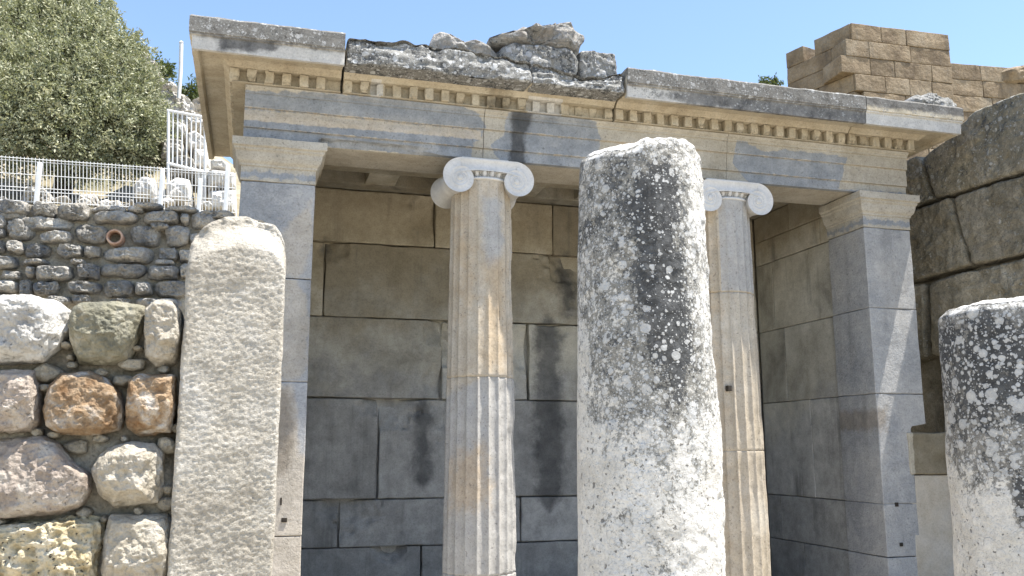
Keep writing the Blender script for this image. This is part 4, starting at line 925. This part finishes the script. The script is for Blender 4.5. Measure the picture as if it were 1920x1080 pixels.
for k in range(26):
    x = rs.uniform(0, 395); w = rs.uniform(5, 15); y = 381+x*.02+rs.uniform(-10, 4); Y = FY+rs.uniform(.1, .5)
    px = [(x+w*math.cos(a)*(1+.3*rs.uniform(-1, 1)), y+w*.6*math.sin(a)*(1+.3*rs.uniform(-1, 1))) for a in np.linspace(0, 2*math.pi, 9)[:-1]]
    rock_thing('pebble', px, Y, 'marble_frag' if k % 2 else 'rock', 'small pale stone among the many scattered along the foot of the mesh fence', 'stone', 'stones along the foot of the fence', depth=.15, bulge=.03, amp=.03, nscale=7, seed=800+k, nt=24, ns=14)

# ------------------------------------------------------------------ tree and bushes
def leaves(mb, cen, rad, n, size, seed, squash=(1, 1, 1)):
    """n small leaf faces clustered on sprigs inside a ball"""
    r = np.random.default_rng(seed)
    ns = max(1, n//16); d = r.normal(size=(ns, 3)); d /= np.linalg.norm(d, axis=1, keepdims=True)
    base = cen+d*(rad*r.random((ns, 1))**.45)*np.array(squash)
    dr = d*.6+r.normal(size=(ns, 3))*.6+np.array([0, 0, .15]); dr /= np.linalg.norm(dr, axis=1, keepdims=True)
    k = r.random((ns, 16, 1)); L = .26*rad**.3
    pos = base[:, None]+dr[:, None]*(k*L)+r.normal(size=(ns, 16, 3))*.022
    tone = np.clip(.5+.22*r.normal(size=(ns, 1))+.16*r.normal(size=(ns, 16)), 0, 1)
    pos = pos.reshape(-1, 3); m = len(pos); tone = tone.reshape(-1)
    ax = np.repeat(dr, 16, 0)*.5+r.normal(size=(m, 3))*.6; ax /= np.linalg.norm(ax, axis=1, keepdims=True)
    sd = np.cross(ax, r.normal(size=(m, 3))); sd /= np.linalg.norm(sd, axis=1, keepdims=True)
    s = size*r.uniform(.7, 1.4, (m, 1)); w = s*.20
    up = np.cross(ax, sd)*s*.12
    V = np.stack([pos, pos+ax*s*.5+sd*w+up, pos+ax*s, pos+ax*s*.5-sd*w+up], 1).reshape(-1, 3)
    mb.add(V, np.arange(m*4).reshape(-1, 4), rnd=np.repeat(tone, 4))
def tree(loc, height, blobs, label, leaf_n, size, trunk_r, name='olive_tree', cat='tree'):
    loc = np.array(loc, float); t = empty(name, tuple(loc), label, cat)
    mb = MB(); fork = loc+np.array([.1, 0, height*.35]); tube(mb, [loc-np.array([0, 0, .3]), loc+np.array([.05, .05, height*.15]), fork], [trunk_r*1.25, trunk_r, trunk_r*.8], 12)
    cm = MB(); rs = random.Random(3)
    for i, (c, r, sq) in enumerate(blobs):
        c = np.array(c); mid = (fork+c)/2+np.array([rs.uniform(-.2, .2), rs.uniform(-.2, .2), rs.uniform(-.1, .25)])
        tube(mb, [fork-np.array([0, 0, .1]), mid, c+np.array([0, 0, r*.2])], [trunk_r*.5, trunk_r*.3, trunk_r*.06], 7)
        for q in range(7):
            dd = np.array([rs.gauss(0, 1) for _ in range(3)]); dd /= np.linalg.norm(dd); f = .75
            tube(mb, [mid*(.4)+c*.6, c+dd*r*.4, c+dd*r*f+np.array([0, 0, .05])], [trunk_r*.16, trunk_r*.09, .006], 5, False)
        leaves(cm, c, r, int(leaf_n*r*r), size, 40+i, sq)
    mb.build('trunk', M['bark'], t, sharp=0); cm.build('crown', M['leaf' if cat == 'tree' else 'bush'], t, sharp=0)
    return t
def TB(px, py, Y, rpx): 
    c = onY(px, py, Y); return (c, rpx*np.linalg.norm(c)/F_PX*.98, (1, 1, 1))
TY = 13.6
bl = [TB(-70, 120, TY, 120), TB(40, 90, TY+.2, 85), TB(120, 60, TY+.3, 75), TB(165, 110, TY, 80), TB(90, 160, TY-.5, 90), TB(210, 160, TY-.1, 72), TB(180, 215, TY-.5, 80), TB(245, 225, TY-.2, 66), TB(60, 225, TY-.8, 85),
      TB(275, 262, TY-.2, 48), TB(215, 268, TY-.4, 60), TB(130, 262, TY-.7, 66), TB(20, 262, TY-.6, 60), TB(-60, 230, TY, 90), TB(150, 20, TY+.6, 48), TB(90, 20, TY+.5, 50), TB(30, 20, TY+.6, 60), TB(235, 118, TY+.3, 40), TB(262, 190, TY, 42), TB(175, 50, TY+.5, 36), TB(295, 292, TY-.1, 26), TB(-20, 170, TY-.3, 90), TB(285, 235, TY, 30), TB(300, 262, TY+.1, 24), TB(272, 290, TY-.2, 34), TB(190, 30, TY+.4, 26), TB(245, 85, TY+.4, 22), TB(225, 95, TY+.4, 26), TB(268, 150, TY+.2, 28), TB(312, 285, TY, 16), TB(195, 65, TY+.2, 24), TB(240, 300, TY-.2, 34), TB(140, 305, TY-.4, 36)]
tree((onY(110, 372, TY)[0], TY, float(hill_h(np.array([[-2.8]]), np.array([[TY]]))[0, 0])), 2.6, bl, 'large olive tree with dense small grey green leaves behind the white mesh fence', 19000, .05, .13)
def bush(px, py, Y, rpx, label, n=9000, sz=.07):
    c, r, s = TB(px, py, Y, rpx); b = (c[0], c[1], c[2]-r*1.1)
    tree(b, r*.8, [(c, r, (1, 1, .8)), (c+np.array([r*.7, 0, -r*.2]), r*.7, (1, 1, .8)), (c+np.array([-r*.7, .1, -r*.2]), r*.65, (1, 1, .8))], label, n, sz, .03, 'bush', 'bush')
bush(300, 128, 18, 16, 'small green bush on the slope left of the thin pole', 16000)
bush(352, 172, 18.5, 20, 'dark green bush on the slope right of the thin pole', 14000)
bush(372, 226, 15.5, 10, 'small yellow green bush beside the cornice edge', 16000, .05)
bush(1445, 156, 24, 14, 'green shrub growing at the left foot of the tower', 9000, .09)
